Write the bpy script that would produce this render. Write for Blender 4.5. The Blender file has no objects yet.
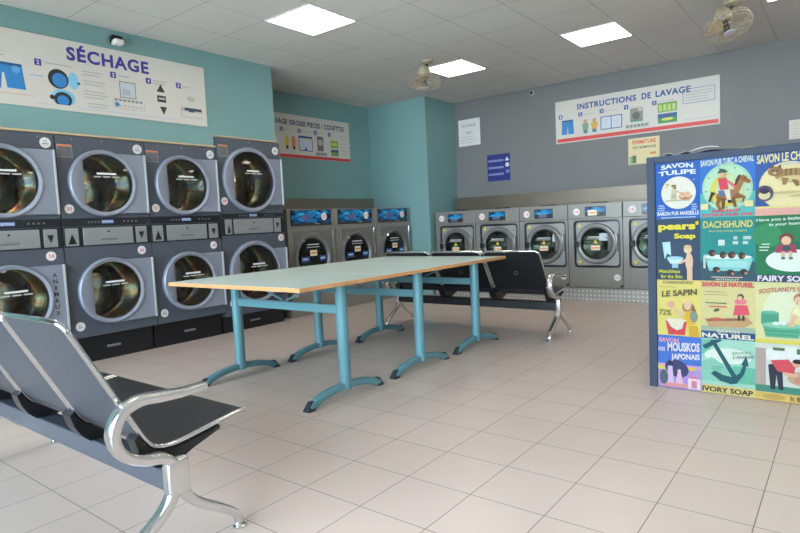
import bpy, bmesh, math, random
from mathutils import Vector, Matrix
random.seed(7)
PI = math.pi
S = bpy.context.scene
COL = S.collection

# ------------------------------------------------------------------ materials
def lin(h):
    h = h.lstrip('#')
    v = [int(h[i:i+2], 16)/255 for i in (0, 2, 4)]
    return tuple(x/12.92 if x <= .04045 else ((x+.055)/1.055)**2.4 for x in v) + (1,)

_pp = {}
def pink(hexc):                              # poster ink with the mottled grain of an old print
    h = darken(hexc)
    if h not in _pp: _pp[h] = pbr('poster_'+h[1:], h, .7, 0, .15, noise=.12, nscale=70)
    return _pp[h]
def darken(h, k=.77, sat=1.0):                 # poster colour darkened to offset the strong window light on the board
    v = [int(h[i:i+2], 16) for i in (1, 3, 5)]; g = sum(v)/3
    return '#%02x%02x%02x' % tuple(max(0, min(255, int((g+(x-g)*sat)*k))) for x in v)
def sin_(n, name, val):
    if name in n.inputs: n.inputs[name].default_value = val

def pbr(name, hexc, rough=.5, metal=0., spec=.5, noise=0., nscale=8., bump=0., bscale=200., aniso=0., coat=0.):
    m = bpy.data.materials.new(name); m.use_nodes = True
    nt = m.node_tree; b = nt.nodes['Principled BSDF']
    c = lin(hexc)
    b.inputs['Base Color'].default_value = c
    b.inputs['Roughness'].default_value = rough
    b.inputs['Metallic'].default_value = metal
    sin_(b, 'Specular IOR Level', spec); sin_(b, 'Anisotropic', aniso); sin_(b, 'Coat Weight', coat)
    tc = nt.nodes.new('ShaderNodeTexCoord')
    if noise:
        nz = nt.nodes.new('ShaderNodeTexNoise'); nz.inputs['Scale'].default_value = nscale
        nz.inputs['Detail'].default_value = 4
        nt.links.new(tc.outputs['Object'], nz.inputs['Vector'])
        mx = nt.nodes.new('ShaderNodeMixRGB'); mx.inputs[1].default_value = tuple(x*(1-noise) for x in c[:3])+(1,)
        mx.inputs[2].default_value = tuple(min(1, x*(1+noise)) for x in c[:3])+(1,)
        nt.links.new(nz.outputs['Fac'], mx.inputs[0]); nt.links.new(mx.outputs[0], b.inputs['Base Color'])
    if bump:
        nb = nt.nodes.new('ShaderNodeTexNoise'); nb.inputs['Scale'].default_value = bscale
        nt.links.new(tc.outputs['Object'], nb.inputs['Vector'])
        bp = nt.nodes.new('ShaderNodeBump'); bp.inputs['Strength'].default_value = bump; bp.inputs['Distance'].default_value = .002
        nt.links.new(nb.outputs['Fac'], bp.inputs['Height']); nt.links.new(bp.outputs[0], b.inputs['Normal'])
    return m

_flat = {}
def ink(hexc, rough=.45):                    # printed colours
    k = (hexc, rough)
    if k not in _flat: _flat[k] = pbr('print_'+hexc.lstrip('#'), hexc, rough, noise=.04, nscale=30)
    return _flat[k]

def grid_mat(name, tile, line, px, py, ox, oy, mortar, rough, var=.02, bump=.3, spec=.5, patches=None):
    m = bpy.data.materials.new(name); m.use_nodes = True
    nt = m.node_tree; b = nt.nodes['Principled BSDF']; L = nt.links.new
    tc = nt.nodes.new('ShaderNodeTexCoord'); mp = nt.nodes.new('ShaderNodeMapping')
    mp.inputs['Location'].default_value = (-ox, -oy, 0)
    L(tc.outputs['Object'], mp.inputs['Vector'])
    br = nt.nodes.new('ShaderNodeTexBrick'); br.offset = 0; br.offset_frequency = 1; br.squash = 1
    t = lin(tile)
    br.inputs['Color1'].default_value = tuple(x*(1-var) for x in t[:3])+(1,)
    br.inputs['Color2'].default_value = tuple(min(1, x*(1+var)) for x in t[:3])+(1,)
    br.inputs['Mortar'].default_value = lin(line)
    br.inputs['Scale'].default_value = 1; br.inputs['Mortar Size'].default_value = mortar
    br.inputs['Mortar Smooth'].default_value = .2; br.inputs['Bias'].default_value = 0
    br.inputs['Brick Width'].default_value = px; br.inputs['Row Height'].default_value = py
    L(mp.outputs[0], br.inputs['Vector'])
    nz = nt.nodes.new('ShaderNodeTexNoise'); nz.inputs['Scale'].default_value = 3; nz.inputs['Detail'].default_value = 6
    L(tc.outputs['Object'], nz.inputs['Vector'])
    mx = nt.nodes.new('ShaderNodeMixRGB'); mx.blend_type = 'MULTIPLY'; mx.inputs[0].default_value = .12
    L(br.outputs['Color'], mx.inputs[1]); L(nz.outputs['Color'], mx.inputs[2]); 
    gr = nt.nodes.new('ShaderNodeRGBToBW'); L(nz.outputs['Color'], gr.inputs[0]); L(gr.outputs[0], mx.inputs[2])
    L(mx.outputs[0], b.inputs['Base Color'])
    bp = nt.nodes.new('ShaderNodeBump'); bp.inputs['Strength'].default_value = bump; bp.inputs['Distance'].default_value = .002; bp.invert = True
    L(br.outputs['Fac'], bp.inputs['Height']); L(bp.outputs[0], b.inputs['Normal'])
    b.inputs['Roughness'].default_value = rough; sin_(b, 'Specular IOR Level', spec)
    return m

def glass_mat(name, tint, gl=1.0, rough=.02, fac=.35):
    m = bpy.data.materials.new(name); m.use_nodes = True
    nt = m.node_tree; nt.nodes.clear(); L = nt.links.new
    o = nt.nodes.new('ShaderNodeOutputMaterial')
    tr = nt.nodes.new('ShaderNodeBsdfTransparent'); tr.inputs[0].default_value = lin(tint)
    g = nt.nodes.new('ShaderNodeBsdfGlossy'); g.inputs[0].default_value = (gl, gl, gl, 1); g.inputs['Roughness'].default_value = rough
    f = nt.nodes.new('ShaderNodeFresnel'); f.inputs[0].default_value = 1.5
    mx = nt.nodes.new('ShaderNodeMixShader')
    L(f.outputs[0], mx.inputs[0]); L(tr.outputs[0], mx.inputs[1]); L(g.outputs[0], mx.inputs[2]); L(mx.outputs[0], o.inputs[0])
    return m

def emit_mat(name, col, strength):
    m = bpy.data.materials.new(name); m.use_nodes = True
    nt = m.node_tree; nt.nodes.clear()
    o = nt.nodes.new('ShaderNodeOutputMaterial'); e = nt.nodes.new('ShaderNodeEmission')
    e.inputs[0].default_value = col; e.inputs[1].default_value = strength
    nt.links.new(e.outputs[0], o.inputs[0]); return m

def dot_mat(name, base, hole, pitch, radius, rough, metal, axes='XY', height=.6):
    """perforated or dimpled sheet: a square lattice of round dots in object space"""
    m = bpy.data.materials.new(name); m.use_nodes = True
    nt = m.node_tree; b = nt.nodes['Principled BSDF']; L = nt.links.new
    tc = nt.nodes.new('ShaderNodeTexCoord'); sp = nt.nodes.new('ShaderNodeSeparateXYZ'); L(tc.outputs['Object'], sp.inputs[0])
    def M(op, a, bb=None):
        n = nt.nodes.new('ShaderNodeMath'); n.operation = op
        for i, v in enumerate((a, bb)):
            if v is None: continue
            if isinstance(v, (int, float)): n.inputs[i].default_value = v
            else: L(v, n.inputs[i])
        return n.outputs[0]
    ds = []
    for ax in axes:
        f = M('FRACT', M('DIVIDE', M('ADD', sp.outputs[ax], 50.0), pitch))
        d = M('SUBTRACT', f, .5); ds.append(M('MULTIPLY', d, d))
    r = M('SQRT', M('ADD', ds[0], ds[1]))
    inside = M('LESS_THAN', r, radius)
    mx = nt.nodes.new('ShaderNodeMixRGB'); mx.inputs[1].default_value = lin(base); mx.inputs[2].default_value = lin(hole)
    L(inside, mx.inputs[0]); L(mx.outputs[0], b.inputs['Base Color'])
    if height:
        bp = nt.nodes.new('ShaderNodeBump'); bp.inputs['Strength'].default_value = height; bp.inputs['Distance'].default_value = .003
        L(M('SUBTRACT', .5, r), bp.inputs['Height']); L(bp.outputs[0], b.inputs['Normal'])
    b.inputs['Roughness'].default_value = rough; b.inputs['Metallic'].default_value = metal
    return m

def display_mat(name):
    m = bpy.data.materials.new(name); m.use_nodes = True
    nt = m.node_tree; b = nt.nodes['Principled BSDF']; L = nt.links.new
    tc = nt.nodes.new('ShaderNodeTexCoord'); mp = nt.nodes.new('ShaderNodeMapping'); mp.inputs['Scale'].default_value = (5, 1, 16)
    L(tc.outputs['Object'], mp.inputs[0])
    nz = nt.nodes.new('ShaderNodeTexNoise'); nz.inputs['Scale'].default_value = 1; nz.inputs['Detail'].default_value = 1; nz.inputs['Distortion'].default_value = 1.2
    L(mp.outputs[0], nz.inputs['Vector'])
    cr = nt.nodes.new('ShaderNodeValToRGB'); e = cr.color_ramp.elements
    e[0].position = .38; e[0].color = lin('#081d2c'); e[1].position = .72; e[1].color = lin('#2fa6cc')
    a = e.new(.52); a.color = lin('#0d5f9c')
    L(nz.outputs['Fac'], cr.inputs[0]); L(cr.outputs[0], b.inputs['Base Color'])
    b.inputs['Roughness'].default_value = .25
    b.inputs['Emission Strength'].default_value = .2; L(cr.outputs[0], b.inputs['Emission Color'])
    return m

M = {}
M['teal'] = pbr('teal_paint', '#789fa0', .55, noise=.03, nscale=2, bump=.15, bscale=120)
M['grey'] = pbr('grey_paint', '#757779', .6, noise=.03, nscale=2, bump=.15, bscale=120)
M['white_paint'] = pbr('white_paint', '#cfcfca', .6, noise=.03, nscale=2)
M['floor'] = grid_mat('floor_tiles', '#cfbcb2', '#6f655e', 1/3, 1/3, 0, 0, .0022, .30, .02, .3, .5)
M['ceiling'] = grid_mat('ceiling_tiles', '#e0dedc', '#bfbdba', .61, .633, -1.765, 2.0, .006, .8, .015, .5, .2)
M['beige'] = pbr('beige_trim', '#c9b48e', .5, noise=.05)
M['slate'] = pbr('slate_enamel', '#555b67', .38, .2, noise=.03)
M['slate_door'] = pbr('grey_blue_enamel', '#8f96a6', .45, .25, noise=.03)
M['black'] = pbr('black_plastic', '#15171b', .3, noise=.05)
M['black_band'] = pbr('dark_band', '#22252b', .25, noise=.05)
M['steel'] = pbr('brushed_steel', '#b4b3b0', .3, 1, noise=.06, nscale=15)
M['steel_tile'] = pbr('steel_tile', '#a3a7aa', .42, .6, noise=.05, nscale=15)
M['alu'] = pbr('pale_aluminium', '#d4d9dd', .3, .6, noise=.03)
M['chrome'] = pbr('chrome', '#d6d8da', .09, 1, noise=.02)
M['cast'] = pbr('polished_cast_aluminium', '#dcdcdd', .24, 1, noise=.03, nscale=6)
M['drum'] = dot_mat('perforated_drum_steel', '#e6e3de', '#6a6866', .03, .16, .2, 1, 'YZ', 0)
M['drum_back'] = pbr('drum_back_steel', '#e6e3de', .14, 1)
def paint_sheen(m, sc):                           # rainbow sheen of the steel drum painted into its base colour, in soft patches
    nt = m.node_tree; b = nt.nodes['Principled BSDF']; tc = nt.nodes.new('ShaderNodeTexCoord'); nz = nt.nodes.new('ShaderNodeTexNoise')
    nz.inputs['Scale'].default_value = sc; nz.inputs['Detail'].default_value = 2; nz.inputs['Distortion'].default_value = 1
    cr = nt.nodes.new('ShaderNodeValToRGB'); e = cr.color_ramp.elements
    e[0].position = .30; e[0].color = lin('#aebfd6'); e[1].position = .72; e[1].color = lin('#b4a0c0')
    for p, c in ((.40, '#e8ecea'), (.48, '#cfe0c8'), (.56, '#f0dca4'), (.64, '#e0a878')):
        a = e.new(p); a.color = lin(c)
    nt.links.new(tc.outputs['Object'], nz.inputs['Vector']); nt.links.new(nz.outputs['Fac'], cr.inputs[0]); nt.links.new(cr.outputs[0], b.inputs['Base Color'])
paint_sheen(M['drum_back'], 7)
M['gasket'] = pbr('grey_rubber', '#23262b', .6)
M['glass'] = glass_mat('dark_door_glass', '#e6ebe9')
M['wglass'] = glass_mat('washer_door_glass', '#7c868a')
M['window'] = glass_mat('shop_window_glass', '#f4f8f8')
M['white'] = pbr('white_sticker', '#e4e2e2', .45, noise=.02)
M['print_white'] = ink('#dfe3e6'); M['print_grey'] = ink('#77797c'); M['red'] = ink('#d3455e')
M['orange'] = ink('#e07a44'); M['label_grey'] = ink('#65686d')
M['washer'] = pbr('washer_grey', '#878580', .38, .35, noise=.03)
M['washer_plate'] = pbr('washer_steel_plate', '#979999', .5, .4, noise=.06, nscale=5)
M['washer_ring'] = pbr('washer_door_ring', '#7c7b78', .34, .4, noise=.03)
M['bronze'] = pbr('dark_stainless', '#918d87', .4, .4, noise=.06, nscale=9)
M['stucco'] = dot_mat('stucco_metal', '#746b5f', '#80766a', .013, .3, .35, .7, 'XZ', .3)
M['stucco_y'] = dot_mat('stucco_metal_side', '#878075', '#918a7d', .013, .3, .4, .7, 'YZ', .3)
M['tread'] = dot_mat('tread_plate', '#a9a6a1', '#cfccc6', .055, .28, .35, .7, 'XZ', .9)
M['display'] = display_mat('blue_wave_display')
M['cream'] = ink('#e6dcc2'); M['yellow'] = ink('#d9c23a')
M['laminate'] = pbr('pale_green_laminate', '#dfeee5', .2, noise=.02, nscale=3)
M['wood'] = pbr('beech_edge', '#d29a68', .45, noise=.12, nscale=20)
M['blue_metal'] = pbr('teal_blue_metal', '#5f8e99', .32, .1, noise=.03)
M['cap'] = pbr('dark_foot_plastic', '#23262f', .45)
M['perf'] = dot_mat('perforated_black_steel', '#42444a', '#060708', .011, .33, .38, .4, 'XY', .4)
M['perf_back'] = dot_mat('perforated_black_steel_back', '#4b515e', '#2c3038', .008, .3, .34, .5, 'XZ', .4)
M['perf_dark'] = dot_mat('perforated_matt_black_steel', '#25262a', '#131417', .008, .3, .42, .3, 'XZ', .4)
M['beam'] = pbr('dark_grey_beam', '#5d6470', .25, .6, noise=.05)
M['bracket'] = pbr('black_bracket', '#131418', .35)
M['stand'] = pbr('slate_blue_board', '#3a4353', .75, 0, .15, noise=.04)
M['sign'] = pbr('white_sign_board', '#d3d0ca', .4, noise=.02)
M['fan_cream'] = pbr('aged_cream_enamel', '#a09682', .4, noise=.08)
M['fan_blade'] = pbr('beige_blade', '#b7a685', .35, noise=.05)
M['fan_dark'] = pbr('fan_dark_motor', '#2b2824', .4)
M['fan_hub'] = pbr('fan_pale_hub', '#c2bfd0', .4)
M['lamp'] = emit_mat('lit_diffuser', (1, .89, .76, 1), 11.0)
M['pavement'] = pbr('pavement', '#bab6ae', .8, noise=.1, nscale=3)
M['frame'] = pbr('window_frame_paint', '#5b5f66', .4, .3)
M['purple'] = ink('#3a3390'); M['navy'] = ink('#2c4f94'); M['dark'] = ink('#2e2f33')
M['lgrey'] = ink('#b3b3b3'); M['sign_red'] = ink('#cf3f3c'); M['denim'] = ink('#2f80c4'); M['sky'] = ink('#7fc6e4')

# ------------------------------------------------------------------ mesh builder
_glyph = {}
def glyphs(s, bold, spacing=1.0):
    k = (s, bold, spacing)
    if k not in _glyph:
        cu = bpy.data.curves.new('lettering_source', 'FONT'); cu.body = s; cu.size = 1; cu.offset = bold
        cu.space_character = spacing; cu.resolution_u = 3
        ob = bpy.data.objects.new('lettering_source', cu); COL.objects.link(ob)
        dg = bpy.context.evaluated_depsgraph_get(); dg.update()
        me = bpy.data.meshes.new_from_object(ob.evaluated_get(dg))
        vs = [(v.co.x, v.co.y) for v in me.vertices]; fs = [tuple(p.vertices) for p in me.polygons]
        bpy.data.objects.remove(ob); bpy.data.meshes.remove(me); bpy.data.curves.remove(cu)
        x0 = min(v[0] for v in vs); x1 = max(v[0] for v in vs); y0 = min(v[1] for v in vs); y1 = max(v[1] for v in vs)
        _glyph[k] = ([((x-x0)/(x1-x0), (y-y0)/(y1-y0)) for x, y in vs], fs)
    return _glyph[k]

class MB:
    def __init__(s): s.v = []; s.f = []; s.m = []; s.sm = []; s.mats = []
    def mi(s, m):
        if m not in s.mats: s.mats.append(m)
        return s.mats.index(m)
    def add(s, vs, fs, m, smooth=False):
        o = len(s.v); i = s.mi(m); s.v += [tuple(x) for x in vs]
        for f in fs: s.f.append(tuple(o+k for k in f)); s.m.append(i); s.sm.append(smooth)
        return s
    def box(s, x0, x1, y0, y1, z0, z1, m, bev=0., seg=2):
        bm = bmesh.new(); bmesh.ops.create_cube(bm, size=1)
        for v in bm.verts: v.co = Vector(((x0+x1)/2+v.co.x*(x1-x0), (y0+y1)/2+v.co.y*(y1-y0), (z0+z1)/2+v.co.z*(z1-z0)))
        if bev: bmesh.ops.bevel(bm, geom=list(bm.edges), offset=bev, segments=seg, profile=.5, affect='EDGES')
        bm.verts.index_update()
        s.add([v.co[:] for v in bm.verts], [[v.index for v in f.verts] for f in bm.faces], m); bm.free(); return s
    def prism(s, pts, axis, a, b, m, smooth=False):
        """2-D outline extruded along an axis; axis 'x': pts=(y,z), 'y': (x,z), 'z': (x,y)"""
        def P(p, t): return {'x': (t, p[0], p[1]), 'y': (p[0], t, p[1]), 'z': (p[0], p[1], t)}[axis]
        n = len(pts); vs = [P(p, a) for p in pts]+[P(p, b) for p in pts]
        fs = [tuple(range(n))[::-1], tuple(range(n, 2*n))]+[(i, (i+1) % n, n+(i+1) % n, n+i) for i in range(n)]
        return s.add(vs, fs, m, smooth)
    def radial(s, cx, cz, profs, m, N=64, extra=(), smooth=True):
        """rings about an axis along y: profs = [(rho or fn(theta), y), ...]"""
        th = sorted(set([round(2*PI*i/N, 6) for i in range(N)]+[round(e % (2*PI), 6) for e in extra])); n = len(th)
        vs = []; fs = []
        for rho, y in profs:
            for t in th:
                r = rho(t) if callable(rho) else rho
                vs.append((cx+r*math.cos(t), y, cz+r*math.sin(t)))
        for k in range(len(profs)-1):
            for i in range(n):
                j = (i+1) % n; fs.append((k*n+i, k*n+j, (k+1)*n+j, (k+1)*n+i))
        return s.add(vs, fs, m, smooth)
    def disc(s, x, z, rx, y, m, rz=None, n=28, th=0., rot=0.):
        rz = rz or rx; c, q = math.cos(rot), math.sin(rot)
        pts = [(x+rx*math.cos(2*PI*i/n)*c-rz*math.sin(2*PI*i/n)*q, z+rx*math.cos(2*PI*i/n)*q+rz*math.sin(2*PI*i/n)*c) for i in range(n)]
        return s.prism(pts, 'y', y, y+th, m) if th else s.add([(a, y, b) for a, b in pts], [tuple(range(n))], m)
    def poly(s, pts, y, m): return s.add([(a, y, b) for a, b in pts], [tuple(range(len(pts)))], m)
    def rect(s, x0, x1, z0, z1, y, m): return s.poly([(x0, z0), (x1, z0), (x1, z1), (x0, z1)], y, m)
    def outline(s, x0, x1, z0, z1, w, y, m):
        s.rect(x0, x1, z0, z0+w, y, m); s.rect(x0, x1, z1-w, z1, y, m); s.rect(x0, x0+w, z0+w, z1-w, y, m); return s.rect(x1-w, x1, z0+w, z1-w, y, m)
    def text(s, t, x0, x1, z0, z1, y, m, bold=.0, spacing=1., slope=0., arc=0., center=False):
        vs, fs = glyphs(t, bold, spacing); w = x1-x0; h = z1-z0
        return s.add([(x0+u*w, y, z0+v*h+slope*u*w+arc*(1-(2*u-1)**2)) for u, v in vs], fs, m)
    def tube(s, pts, r, m, n=10, caps=True, lateral=None, r2=None, closed=False):
        """swept tube; r may be a list; with lateral the section is r (lateral) by r2"""
        P = [Vector(p) for p in pts]; k = len(P); vs = []; fs = []
        T = []
        for i in range(k):
            a = P[i-1] if (i > 0 or closed) else P[i]; b = P[(i+1) % k] if (i < k-1 or closed) else P[i]
            T.append((b-a).normalized())
        if lateral: U = [Vector(lateral).normalized()]*k
        else:
            u = T[0].orthogonal().normalized(); U = []
            for t in T:
                u = (u-t*u.dot(t)); u = u.normalized() if u.length > 1e-6 else t.orthogonal().normalized(); U.append(u)
        for i in range(k):
            w = T[i].cross(U[i]).normalized()
            ra = r[i] if isinstance(r, (list, tuple)) else r
            rb = ra if r2 is None else (r2[i] if isinstance(r2, (list, tuple)) else r2)
            for j in range(n):
                a = 2*PI*j/n; c, q = math.cos(a), math.sin(a)
                if lateral: c = math.copysign(abs(c)**.42, c); q = math.copysign(abs(q)**.42, q)
                vs.append(P[i]+U[i]*(ra*c)+w*(rb*q))
        for i in range(k if closed else k-1):
            i2 = (i+1) % k
            for j in range(n): fs.append((i*n+j, i*n+(j+1) % n, i2*n+(j+1) % n, i2*n+j))
        if caps and not closed: fs += [tuple(range(n))[::-1], tuple(range((k-1)*n, k*n))]
        return s.add(vs, fs, m, True)
    def lathe(s, prof, m, n=32, origin=(0, 0, 0), axis=(0, 0, 1)):
        q = Vector((0, 0, 1)).rotation_difference(Vector(axis).normalized()); o = Vector(origin); vs = []; fs = []
        for r, h in prof:
            for j in range(n):
                a = 2*PI*j/n; vs.append(o+q @ Vector((r*math.cos(a), r*math.sin(a), h)))
        for i in range(len(prof)-1):
            for j in range(n): fs.append((i*n+j, i*n+(j+1) % n, (i+1)*n+(j+1) % n, (i+1)*n+j))
        return s.add(vs, fs, m, True)
    def build(s, name, parent=None, label=None):
        me = bpy.data.meshes.new(name); me.from_pydata(s.v, [], s.f)
        for m in s.mats: me.materials.append(m)
        me.polygons.foreach_set('material_index', s.m); me.polygons.foreach_set('use_smooth', s.sm)
        bm = bmesh.new(); bm.from_mesh(me)
        bmesh.ops.recalc_face_normals(bm, faces=bm.faces); bm.to_mesh(me); bm.free()
        if any(s.sm):
            try: me.set_sharp_from_angle(angle=math.radians(40))
            except Exception: pass
        me.update()
        o = bpy.data.objects.new(name, me); COL.objects.link(o)
        if parent is not None: o.parent = parent
        if label: o['label'] = label
        return o

class PG:
    """printed drawings: every next(name) closes the drawing so far as an object of its own"""
    def __init__(s, root): s.root = root; s.m = MB()
    def __getattr__(s, k): return getattr(s.m, k)
    def next(s, name):
        if s.m.v: s.m.build(name, s.root)
        s.m = MB()
def thing(name, label, cat, loc=(0, 0, 0), rotz=0., group=None):
    o = bpy.data.objects.new(name, None); COL.objects.link(o)
    o.empty_display_size = .1; o.location = loc; o.rotation_euler = (0, 0, rotz)
    o['label'] = label; o['category'] = cat
    if group: o['group'] = group
    return o
def tag(o, label, cat, group=None):
    o['label'] = label; o['category'] = cat
    if group: o['group'] = group
    return o
def struct(name, mb, label=None):
    o = mb.build(name); o['kind'] = 'structure'
    if label: o['label'] = label
    return o
def dup(root, loc, rotz, label, group=None, skip=()):
    r = root.copy(); COL.objects.link(r); r.location = loc; r.rotation_euler = (0, 0, rotz); r['label'] = label
    if group: r['group'] = group
    for ch in list(root.children):
        if ch in skip: continue
        c = ch.copy(); COL.objects.link(c); c.parent = r
        for g in ch.children:
            if g in skip: continue
            d = g.copy(); COL.objects.link(d); d.parent = c
    return r
def smooth_path(P, k=6):
    P = [Vector(p) for p in P]; out = []
    for i in range(len(P)-1):
        a = P[max(i-1, 0)]; b = P[i]; c = P[i+1]; d = P[min(i+2, len(P)-1)]
        for j in range(k):
            t = j/k
            out.append(.5*((2*b)+(c-a)*t+(2*a-5*b+4*c-d)*t*t+(3*b-a-3*c+d)*t**3))
    out.append(P[-1]); return out
def rect_rho(x0, x1, z0, z1):
    def f(t):
        c, q = math.cos(t), math.sin(t); r = 1e9
        if c > 1e-9: r = min(r, x1/c)
        if c < -1e-9: r = min(r, x0/c)
        if q > 1e-9: r = min(r, z1/q)
        if q < -1e-9: r = min(r, z0/q)
        return r
    return f, [math.atan2(z, x) for x in (x0, x1) for z in (z0, z1)]

# ------------------------------------------------------------------ the room (metres; X along the back wall, Y towards it)
XL, YB, H = -2.95, 6.76, 3.12
YF, XR = -3.4, 4.7
struct('floor', MB().box(-4.0, XR+.1, YF-.1, YB+.1, -.1, 0, M['floor']), 'beige square floor tiles with thin grey joints')
struct('ceiling', MB().box(-4.0, XR+.1, YF-.1, YB+.1, H, H+.1, M['ceiling']), 'suspended ceiling of square grey-white tiles')
struct('wall_left', MB().prism([(YF, 0), (-.32, 0), (-.32, 2.105), (2.18, 2.105), (2.18, 2.222), (3.06, 2.222), (3.06, H), (YF, H)], 'x', XL-.1, XL, M['teal']), 'teal wall above the dryers')
struct('wall_alcove', MB().box(-4.0, -3.87, YF, 5.90, 0, H, M['teal']), 'teal alcove wall behind the big washers')
struct('wall_return', MB().box(-3.87, XL-.1, 3.00, 3.06, 2.222, H, M['teal']))
struct('wall_column', MB().box(-4.0, -2.69, 5.90, YB+.1, 0, H, M['teal']), 'teal wall projecting beside the back washers')
struct('wall_back', MB().box(-2.69, XR+.1, YB, YB+.1, 0, H, M['grey']), 'grey back wall')
struct('wall_right', MB().box(XR, XR+.1, YF, YB, 0, H, M['white_paint']))
wf = MB(); wf.box(-4.0, XR+.1, YF-.1, YF, 0, .25, M['white_paint']); wf.box(-4.0, XR+.1, YF-.1, YF, 2.75, H, M['white_paint'])
wf.box(-4.0, -2.6, YF-.1, YF, .25, 2.75, M['white_paint']); wf.box(4.4, XR+.1, YF-.1, YF, .25, 2.75, M['white_paint'])
struct('wall_front', wf)
for i, (a, b) in enumerate(((-2.6, -.85), (-.85, .9), (.9, 2.65), (2.65, 4.4))):
    w = MB(); w.box(a, a+.05, YF-.09, YF-.02, .25, 2.75, M['frame']); w.box(b-.05, b, YF-.09, YF-.02, .25, 2.75, M['frame'])
    w.box(a+.05, b-.05, YF-.09, YF-.02, .25, .31, M['frame']); w.box(a+.05, b-.05, YF-.09, YF-.02, 2.69, 2.75, M['frame'])
    o = struct('window_%d' % (i+1), w)
    MB().box(a+.05, b-.05, YF-.06, YF-.05, .31, 2.69, M['window']).build('window_pane', o)
struct('trim_1', MB().box(XL, XL+.035, -.32, 2.18, 2.088, 2.105, M['beige']), 'thin beige strip above the dryers')
struct('trim_2', MB().box(XL, XL+.035, 2.19, 3.06, 2.208, 2.222, M['beige']), 'thin beige strip above the tallest dryer')
struct('ground_outside', MB().box(-12, 14, -14, YF-.1, -.12, -.02, M['pavement']))

# ------------------------------------------------------------------ tumble dryers (local: x right, z up, front towards -y)
def number_badge(root, x, z, r, txt, m, sub=False, y=-.004):
    b = MB(); b.disc(x, z, r, y, M['white'], th=.003)
    if sub:
        b.text(txt, x-r*.32, x+r*.32, z+.05*r, z+.55*r, y-.001, M['print_grey'], .01)
        b.rect(x-r*.6, x+r*.6, z-.25*r, z-.1*r, y-.001, M['print_grey']); b.rect(x-r*.5, x+r*.5, z-.5*r, z-.38*r, y-.001, M['lgrey'])
    else: b.text(txt, x-r*.55, x+r*.55, z-.36*r, z+.36*r, y-.001, m, .015)
    return b.build('number_badge', root)

def dryer_door(root, cx, cz, R, rg, chord, xs, hz0, hz1, animaux=False):
    """ring on a hinge plate that runs to the right edge xs; clipped round glass"""
    a0, a1 = hz0-cz, hz1-cz
    fr, ex = rect_rho(-.01, xs-cx, a0, a1)
    def outer(t):
        c = math.cos(t)
        return max(R, fr(t)) if c > 0 else R
    t1 = math.asin(min(1, a1/R)); t0 = math.asin(max(-1, a0/R))
    ex = [math.atan2(a1, xs-cx), math.atan2(a0, xs-cx), t1, t0, PI-.001]
    def inner(t):
        c = math.cos(t); return min(rg, -chord/c) if c < -1e-6 else rg
    tc = math.acos(-chord/rg); ex += [tc, -tc, tc+.02, -tc-.02]
    d = MB()
    rr = lambda t: R*.985
    d.radial(cx, cz, [(outer, .0), (outer, -.028), (lambda t: outer(t)-.006, -.034), (lambda t: min(R, outer(t)-.007), -.034)], M['slate_door'], 72, ex)
    d.radial(cx, cz, [(R, -.034), (R*.992, -.043), (R*.965, -.049), (R*.93, -.048), (lambda t: inner(t)+.012, -.044), (inner, -.038), (inner, .02)], M['slate_door'], 72, ex)
    door = d.build('door', root)
    g = MB()
    g.radial(cx, cz, [(inner, -.034)]+[((lambda t, k=k: inner(t)*k), -.034-.030*(1-k*k)) for k in (.92, .8, .65, .5, .3, .12, .001)], M['glass'], 48, ex)
    g.build('door_glass', door, 'dark convex glass')
    wl = MB()
    wx = cx+.02; wz = cz+.075*(R/.31)
    yy = -.070
    wl.rect(wx-.10, wx+.075, wz, wz+.017, yy, M['print_white'])
    for q in range(3): wl.rect(wx-.13+q*.085, wx-.06+q*.085, wz-.026, wz-.014, yy, M['lgrey'])
    wl.build('warning_label', door, 'white printed warning lines')
    h = MB(); h.box(xs-.014, xs+.004, -.046, -.004, hz0, hz1, M['alu'], .003); h.build('hinge_strip', door, 'pale metal edge strip')
    if animaux:
        lt = MB(); n = 7; zt = hz1-.07
        for i, ch in enumerate('ANIMAUX'):
            z = zt-i*.056; wdt = .014 if ch == 'I' else .036
            lt.text(ch, xs-.085-wdt/2, xs-.085+wdt/2, z-.038, z, -.0355, M['dark'], .03)
        lt.build('lettering', door, 'dark upright letters reading ANIMAUX')
    dr = MB()
    dr.radial(cx, cz, [(rg*1.02, .02), (rg*1.08, .05), (rg*1.08, .32)], M['drum'], 48)
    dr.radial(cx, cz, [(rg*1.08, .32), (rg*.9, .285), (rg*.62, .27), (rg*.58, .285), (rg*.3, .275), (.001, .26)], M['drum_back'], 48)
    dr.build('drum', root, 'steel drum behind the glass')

def arrow_tile(root, x0, x1, z0, z1, up):
    t = MB(); t.box(x0, x1, -.012, 0, z0, z1, M['steel_tile'], .002)
    xm = (x0+x1)/2; hh = z1-z0
    if up: t.poly([(x0+.02, z0+.015), (x1-.02, z0+.015), (xm, z0+hh*.68)], -.0135, M['black'])
    else: t.poly([(x0+.028, z1-hh*.33), (xm, z0+hh*.22), (x1-.028, z1-hh*.33)], -.0135, M['black'])
    t.build('arrow_tile', root)

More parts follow.
